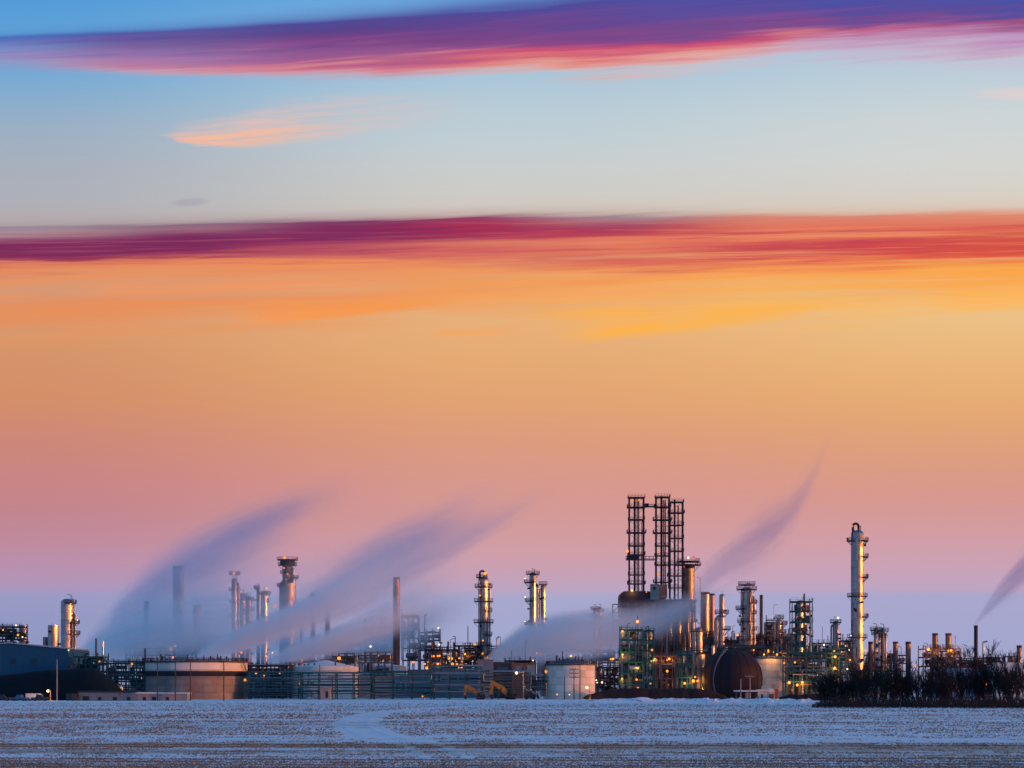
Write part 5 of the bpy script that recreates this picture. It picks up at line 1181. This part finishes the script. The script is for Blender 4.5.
def stubble():
    """Cut straw in drilled rows, standing in the snow; thinner where the drifts lie."""
    rnd = random.Random(77); b = MB(); vs, fs = b.v, b.f; n = 0
    while n < 115000:
        py = 703.0 + 72 * rnd.random() ** .9; D = FPX * EYE / (py - HZ); px = rnd.uniform(-60, 1084)
        D = D * rnd.uniform(.97, 1.03); x = gx(px, D)
        w = mn.noise(Vector((x * .006, D * .012, 0))) * 13
        yy = D + x * .06 + w; row = 4.2 if D < 190 else (7.0 if D < 280 else 12.0)
        yq = round(yy / row) * row if rnd.random() < .72 else yy
        v = mn.noise(Vector((x * .004, yq * .03, 1.7))) * 1.0 + mn.noise(Vector((x * .014, yq * .35, 4.0))) * .7 + mn.noise(Vector((x * .22, yq * .3, 8.0))) * .8
        if 150 < D < 200: v += .65 * max(0, 1 - abs(D - 162) / 18)
        if v < rnd.uniform(-.55, .75): continue
        if (round(x), round(yq - x * .06 - w)) in RUTS: continue
        n += 1
        y = yq - x * .06 - w + rnd.gauss(0, row * .22)
        s_ = max(.6, min(1.5, D / 210)); h = rnd.uniform(.035, .09) * s_; q = rnd.uniform(.025, .10) * s_; k = len(vs)
        vs += [(x - q, y, 0), (x + q, y + .02, 0), (x + q * rnd.uniform(.5, 1.2), y + rnd.uniform(-.1, .1), h * rnd.uniform(.4, 1)), (x + q * rnd.uniform(-.4, .3), y, h), (x - q * rnd.uniform(.5, 1.3), y + rnd.uniform(-.1, .1), h * rnd.uniform(.3, .9))]
        fs.append((k, k + 1, k + 2)); fs.append((k, k + 2, k + 3)); fs.append((k, k + 3, k + 4))
    b.sm = [False] * len(fs)
    return simple('stubble', b, 'straw', 'dry straw stubble poking through the snowy field', 'stubble', (0, 0, 0), kind='stuff')
mat('straw', (0.205, 0.18, 0.14), 0.9, 0.0, 0.5, 0.05, spec=0.1)
stubble()
mound('snow_bank', None, None, [(580, 701.5), (600, 699.5), (640, 698.6), (700, 699), (740, 699.4), (780, 699), (810, 700.5), (840, 703)], 560, 14, 'snow', 17, .9, 'structure')
for (a, b_, c, D, s) in ((700, 722, 699, 560, 4), (722, 748, 697.5, 575, 5), (757, 790, 699.5, 560, 6), (790, 820, 699, 560, 7)):
    mound('snow_heap', {4: 'ragged heap of snow and soil left below the brown dome', 5: 'snow heap below the canopy of the site hut', 6: 'broken heap of snow and dark clods right of the site hut', 7: 'snow heap at the left end of the bare shrubs'}[s], 'snow heap',
          [(a, c + 5), ((a * 2 + b_) / 3, c), ((a + b_) / 2, c + 1), ((a + b_ * 2) / 3, c - .3), (b_, c + 5)], D - 6, 8, 'snow', s, 1.2)

def shrub_mesh(seed, h, spread, stems, lean=0.0):
    """Bare twigs: stems that fork and fork again."""
    rnd = random.Random(seed); tr, tw = MB(), MB()
    def grow(p, d, L, r, lv):
        q = p + d * L
        mid = p + d * L * .5 + Vector((rnd.uniform(-1, 1), rnd.uniform(-1, 1), 0)) * L * .06
        mb = tr if lv < 2 else tw
        mb.tube(p, mid, r, 4 if lv < 2 else 3, r * .85, False); mb.tube(mid, q, r * .85, 4 if lv < 2 else 3, r * .6, False)
        if lv >= 4 or r < .02: return
        for i in range(rnd.choice((3, 3, 4)) if lv < 3 else rnd.choice((2, 3))):
            f = rnd.uniform(.18, 1.0); s = p + d * L * f
            nd = (d + Vector((rnd.uniform(-1, 1), rnd.uniform(-1, 1), rnd.uniform(-.1, .8))) * (.6 if lv else .55)).normalized()
            grow(s, nd, L * rnd.uniform(.45, .75), max(.031, r * .6), lv + 1)
    for i in range(stems):
        a = rnd.uniform(0, 2 * PI); o = Vector((math.cos(a), math.sin(a), 0)) * rnd.uniform(0, spread * .35)
        d = Vector((math.cos(a) * rnd.uniform(.05, .6) * spread / 3 + lean, math.sin(a) * rnd.uniform(.05, .4) * spread / 3, 1)).normalized()
        grow(o, d, h * rnd.uniform(.5, .75), h * .009 + .02, 0)
    return tr, tw
kinds = []
for i, (h, sp, st) in enumerate(((7.5, 3.0, 9), (8.5, 2.6, 7), (6.0, 3.6, 10), (9.0, 2.4, 6), (5.0, 3.4, 11), (7.0, 3.6, 9))):
    tr, tw = shrub_mesh(100 + i, h, sp, st); kinds.append((tr, tw))
protos = {}
def shrub(px, D, k, label, sc_=1.0, rz=0.0):
    loc = (gx(px, D), D, 0)
    if k not in protos:
        t = Thing('bare_shrub', label, 'shrub', (0, 0, 0), 'bare shrubs along the field edge')
        kinds[k][0].build('stem', 'bark', t.o); kinds[k][1].build('twig', 'bark', t.o)
        protos[k] = t.o; t.o.location = loc; t.o.rotation_euler.z = rz; t.o.scale = (sc_,) * 3
        return t.o
    return copy_thing(protos[k], loc, rz, label, sc_)
rnd = random.Random(9)
SHRUBS = [
 (822, 4, 1.05, 'low bare shrub at the very left end of the thicket'), (832, 2, 1.0, 'low spreading bare shrub below the short column with hooked arm'), (838, 5, .95, 'bare shrub below the narrow green rack'), (846, 0, .85, 'bare shrub just left of the foot of the tall lone column'),
 (855, 2, 1.0, 'wide bare shrub at the foot of the tall lone column'), (862, 1, .95, 'bare shrub just right of the foot of the tall lone column'), (869, 0, 1.0, 'bare shrub before the brown stack right of the tall column'), (876, 5, .95, 'bare shrub below the left one of the slim platform pair'),
 (884, 3, .8, 'upright bare shrub below the right one of the slim platform pair'), (890, 4, 1.1, 'low dense bare shrub left of the left matching brown stack'), (896, 1, .9, 'bare shrub under the left matching brown stack'), (903, 0, .95, 'bare shrub between the two matching brown stacks'),
 (909, 5, 1.0, 'bare shrub under the right matching brown stack'), (916, 3, .92, 'tall bare shrub reaching up left of the furnace'), (922, 2, 1.1, 'wide bare shrub before the left end of the furnace'), (929, 1, .85, 'bare shrub before the left capped stack'),
 (936, 0, .9, 'bare shrub between the two capped stacks'), (942, 4, 1.25, 'low bushy shrub under the right capped stack'), (948, 5, .95, 'bare shrub before the right end of the furnace'), (955, 3, .95, 'tall bare shrub just right of the furnace'),
 (962, 1, .85, 'bare shrub left of the black chimney'), (969, 2, 1.1, 'wide bare shrub at the foot of the black chimney'), (976, 0, .85, 'bare shrub exactly under the black chimney'), (983, 3, 1.0, 'tall bare shrub just right of the black chimney'),
 (989, 5, 1.0, 'bare shrub under the dark fan deck'), (996, 1, .95, 'bare shrub right below the end of the fan deck'), (1003, 3, .95, 'tall bare shrub before the left side of the pale blue building'), (1010, 0, .95, 'bare shrub before the middle of the pale blue building'),
 (1016, 2, 1.1, 'wide bare shrub before the far right stack'), (1022, 5, 1.1, 'bare shrub cut by the right photo edge'), (1030, 1, 1.0, 'bare shrub just past the right end of the thicket'), (1040, 0, 1.0, 'bare shrub furthest past the right end'),
]
for px, k, s, lab in SHRUBS: shrub(px, 445 + rnd.uniform(-12, 18) + (835 - px) * .09 + 4, k, lab, s * 1.12 * rnd.uniform(.85, 1.12), rnd.uniform(0, 6.28))
def undergrowth():
    """Low dead brush between the shrubs, too tangled to count."""
    rnd = random.Random(31); b = MB()
    for i in range(3800):
        px = rnd.uniform(812, 1050); D = 442 - (px - 820) * .05 + rnd.gauss(0, 15); x = gx(px, D); h = rnd.uniform(.3, 3.2) * rnd.uniform(.5, 1) * min(1, (px - 805) / 30)
        p = Vector((x, D, 0)); d = Vector((rnd.uniform(-.5, .5), rnd.uniform(-.3, .3), 1)).normalized()
        b.tube(p, p + d * h, .05, 3, .02, False)
        for k in range(2): q = p + d * h * rnd.uniform(.3, .9); b.tube(q, q + Vector((rnd.uniform(-1, 1), rnd.uniform(-.5, .5), rnd.uniform(.1, .8))) * .5 * h, .035, 3, .015, False)
    return simple('undergrowth', b, 'bark', 'tangled low dead brush at the foot of the bare shrubs', 'brush', (0, 0, 0), kind='stuff')
undergrowth()
# ================================================================== steam and smoke: real volumes drifting with the wind
def plume(name, label, pts, D, color=(.92, .97, 1.0), dens=.1, seed=1, aniso=.42, crisp=0.0, brk=1.2, streak=1.0, flat=1.0, tail=(0.0, 1.0)):
    """pts: [(px, py, radius px, relative density)] along the centre line, px rising."""
    o0 = at(pts[0][0], pts[0][1], D); k = D / FPX
    X = [(p[0] - pts[0][0]) * k for p in pts]; Z = [-(p[1] - pts[0][1]) * k for p in pts]; RR = [p[2] * k * 1.55 for p in pts]; DD = [p[3] for p in pts]
    mb = MB(); n = 26; m = 16
    def ip(x, T):
        for (xa, xb, a, b) in zip(X, X[1:], T, T[1:]):
            if x <= xb + 1e-6: return a + (b - a) * (x - xa) / (xb - xa)
        return T[-1]
    vs = []
    for i in range(n + 1):
        x = X[-1] * i / n; z, r = ip(x, Z), ip(x, RR) * 1.12
        for j in range(m):
            a = 2 * PI * j / m; vs.append((o0.x + x, o0.y + r * flat * math.cos(a), max(.3, o0.z + z + r * math.sin(a))))
    fs = [(i * m + j, i * m + (j + 1) % m, (i + 1) * m + (j + 1) % m, (i + 1) * m + j) for i in range(n) for j in range(m)]
    fs += [tuple(reversed(range(m))), tuple(n * m + j for j in range(m))]
    mb.add(vs, fs)
    mt = bpy.data.materials.new(name); mt.use_nodes = True; nt = mt.node_tree; nt.nodes.clear()
    out = nt.nodes.new('ShaderNodeOutputMaterial'); pv = nt.nodes.new('ShaderNodeVolumePrincipled')
    tc = nt.nodes.new('ShaderNodeTexCoord'); x, y, z = sepxyz(nt, tc.outputs['Object'])
    zc = curve(nt, x, list(zip(X, Z))); r = curve(nt, x, list(zip(X, RR))); dd = curve(nt, x, list(zip(X, DD)))
    u = (z - zc) / r; v = y / (r * flat)
    t = x / X[-1]
    q = comb(nt, t * 2.4 * streak + u * .45 + seed * 3.1, u * 2.6 + t * 1.2, v * 1.8 + seed)
    n1 = noise(nt, q, 1.0, 4.0, .55, .4)
    d = (u * u + v * v).sqrt()
    edge = (d + (n1 - .5) * (brk - .6 * crisp) + .04).smooth(-.05 + .6 * crisp, 1.0, 1.0, 0.0)
    dn = edge * (n1 - .28).max(0.0) * 2.6 * dd * t.smooth(0, .012) * t.smooth(.55, 1.0, 1.0, 0.0)
    nt.links.new((dn * dens).s, pv.inputs['Density'])
    pv.inputs['Color'].default_value = (*color, 1); pv.inputs['Anisotropy'].default_value = aniso
    nt.links.new(pv.outputs[0], out.inputs['Volume'])
    return simple(name, mb, mt, label, 'steam' if name == 'steam' else 'smoke', tuple(o0), None, 'stuff')
plume('steam', 'low bright blue steam bank welling up left of the stained tank', [(76, 657, 7, 1.2), (100, 648, 15, 1.3), (140, 636, 24, 1.2), (190, 624, 28, 1.0), (240, 612, 28, .6), (290, 600, 26, .2)], 780, brk=1.7, dens=0.416, seed=1)
plume('steam', 'broad blue steam sheet leaning over the faded chimneys', [(84, 648, 8, 1.0), (115, 625, 22, 1.0), (155, 600, 34, .9), (205, 572, 40, .6), (260, 545, 42, .35), (320, 520, 42, .15)], 800, (.88, .94, 1.0), brk=2.0, dens=0.143, seed=11)
plume('steam', 'thin high steam veil trailing up right over the wide faded chimney', [(110, 620, 10, .6), (160, 582, 20, .8), (210, 552, 22, .9), (262, 524, 20, .9), (320, 500, 18, .4), (390, 474, 18, .15)], 812, (.62, .68, .90), dens=0.180, seed=2, streak=1.5, brk=2.0)
plume('steam', 'dense white steam jet blowing right from behind the stained tank', [(191, 659, 1.5, 2.0), (205, 653, 5, 2.0), (235, 641, 10, 1.8), (275, 626, 13, 1.2), (320, 608, 17, .6), (370, 584, 24, .25), (440, 548, 28, .1)], 725, (.95, .97, 1.0), dens=0.624, seed=3, crisp=.8)
plume('steam', 'second steam jet blowing right from behind the peaked white tank', [(262, 664, 2, 1.8), (285, 656, 7, 1.8), (325, 644, 11, 1.3), (365, 629, 15, .7), (410, 608, 20, .3), (470, 580, 24, .1)], 735, (.95, .97, 1.0), dens=0.520, seed=4, crisp=.7)
plume('steam', 'lilac veil streaking up above the lone brown chimney', [(275, 636, 12, .5), (330, 594, 24, .8), (385, 558, 27, .8), (440, 530, 25, .6), (520, 490, 24, .15)], 790, (.66, .72, .92), dens=0.180, seed=5, streak=1.4, brk=1.9)
plume('steam', 'second lilac veil drifting behind the banded column', [(350, 610, 8, .5), (400, 578, 14, .9), (450, 548, 15, .9), (505, 516, 13, .7), (540, 495, 12, .3), (580, 470, 12, .1)], 830, (.66, .72, .92), dens=0.132, seed=12, streak=1.4, brk=1.9)
plume('steam', 'hazy steam pooled around the faded structures beside the brown chimney', [(330, 655, 8, .8), (370, 645, 17, 1.0), (410, 630, 20, 1.0), (450, 612, 20, .5), (500, 590, 20, .2)], 800, dens=0.220, seed=6)
plume('steam', 'low white steam bank drifting from the glowing column pair to the coker', [(486, 662, 4, 1.6), (508, 649, 12, 2.4), (545, 638, 19, 2.4), (590, 632, 20, 1.8), (640, 622, 15, 1.0), (690, 608, 12, .6), (740, 596, 12, .3)], 735, dens=0.408, seed=7, crisp=.3)
plume('steam', 'wisp of steam climbing the lower drums of the coker', [(640, 640, 8, .6), (665, 622, 13, .9), (690, 604, 13, .8), (715, 580, 13, .3)], 738, dens=0.264, seed=8)
plume('smoke', 'faint purple smoke streak climbing right above the brown dome', [(686, 602, 9, .5), (720, 568, 19, .7), (755, 542, 22, .8), (788, 514, 19, .9), (810, 482, 14, 1.1), (826, 446, 11, 1.0), (842, 410, 10, .5)], 800, (.56, .56, .78), brk=2.2, dens=0.136, seed=9, streak=1.6)
plume('smoke', 'purple smoke plume leaving the thin black chimney', [(974, 625.5, 1.8, 2.0), (988, 608, 7, 1.5), (1004, 590, 12, 1.3), (1030, 566, 18, 1.0), (1090, 530, 26, .5)], 705, (.56, .56, .78), brk=1.9, dens=0.240, seed=10)

plume('steam', 'wide thin mist spreading over both steam jets', [(185, 640, 14, .8), (250, 618, 28, 1.0), (330, 590, 36, .8), (410, 562, 40, .5), (500, 530, 42, .15)], 760, dens=.08, seed=13, brk=1.6)
plume('steam', 'low mist lying behind the tanks around the bases of the towers', [(95, 660, 6, .8), (150, 652, 13, 1.1), (230, 645, 17, 1.1), (310, 643, 17, 1.0), (390, 642, 14, .7), (470, 640, 12, .2)], 820, dens=.30, seed=14, brk=1.5)
plume('steam', 'low mist lying behind the pale tank', [(480, 664, 5, .8), (530, 655, 10, 1.1), (590, 648, 13, 1.1), (650, 644, 12, .6), (720, 640, 10, .2)], 780, dens=.28, seed=15, brk=1.4)

plume('steam', 'pale veil drifting across the front of the coker', [(585, 650, 9, .7), (620, 634, 15, 1.1), (655, 622, 19, 1.1), (690, 612, 19, .7), (730, 598, 16, .2)], 741, dens=.26, seed=16, brk=1.5)
# ------------------------------------------------------------------ camera and render settings
cam = bpy.data.cameras.new('camera'); co = bpy.data.objects.new('camera', cam); C.objects.link(co)
co.location = (0, 0, EYE); co.rotation_euler = (PI / 2, 0, 0)
cam.sensor_fit = 'HORIZONTAL'; cam.sensor_width = 36.0; cam.lens = 36.0 * FPX / 1024.0
cam.shift_y = (HZ - 384.0) / 1024.0
cam.clip_start = 1.0; cam.clip_end = 30000.0
sc.camera = co
sc.render.engine = 'CYCLES'
cy = sc.cycles
cy.use_denoising = True
try: cy.denoiser = 'OPENIMAGEDENOISE'
except Exception: pass
cy.max_bounces = 10; cy.diffuse_bounces = 3; cy.glossy_bounces = 3; cy.transmission_bounces = 2; cy.volume_bounces = 8; cy.transparent_max_bounces = 8
cy.volume_step_rate = 0.4; cy.volume_max_steps = 256
cy.sample_clamp_indirect = 4.0
cy.caustics_reflective = False; cy.caustics_refractive = False
vs = sc.view_settings
sc.display_settings.display_device = 'sRGB'
vs.view_transform = 'Standard'; vs.look = 'None'; vs.exposure = 0.0; vs.gamma = 1.0; vs.use_curve_mapping = False
cy.use_light_tree = False
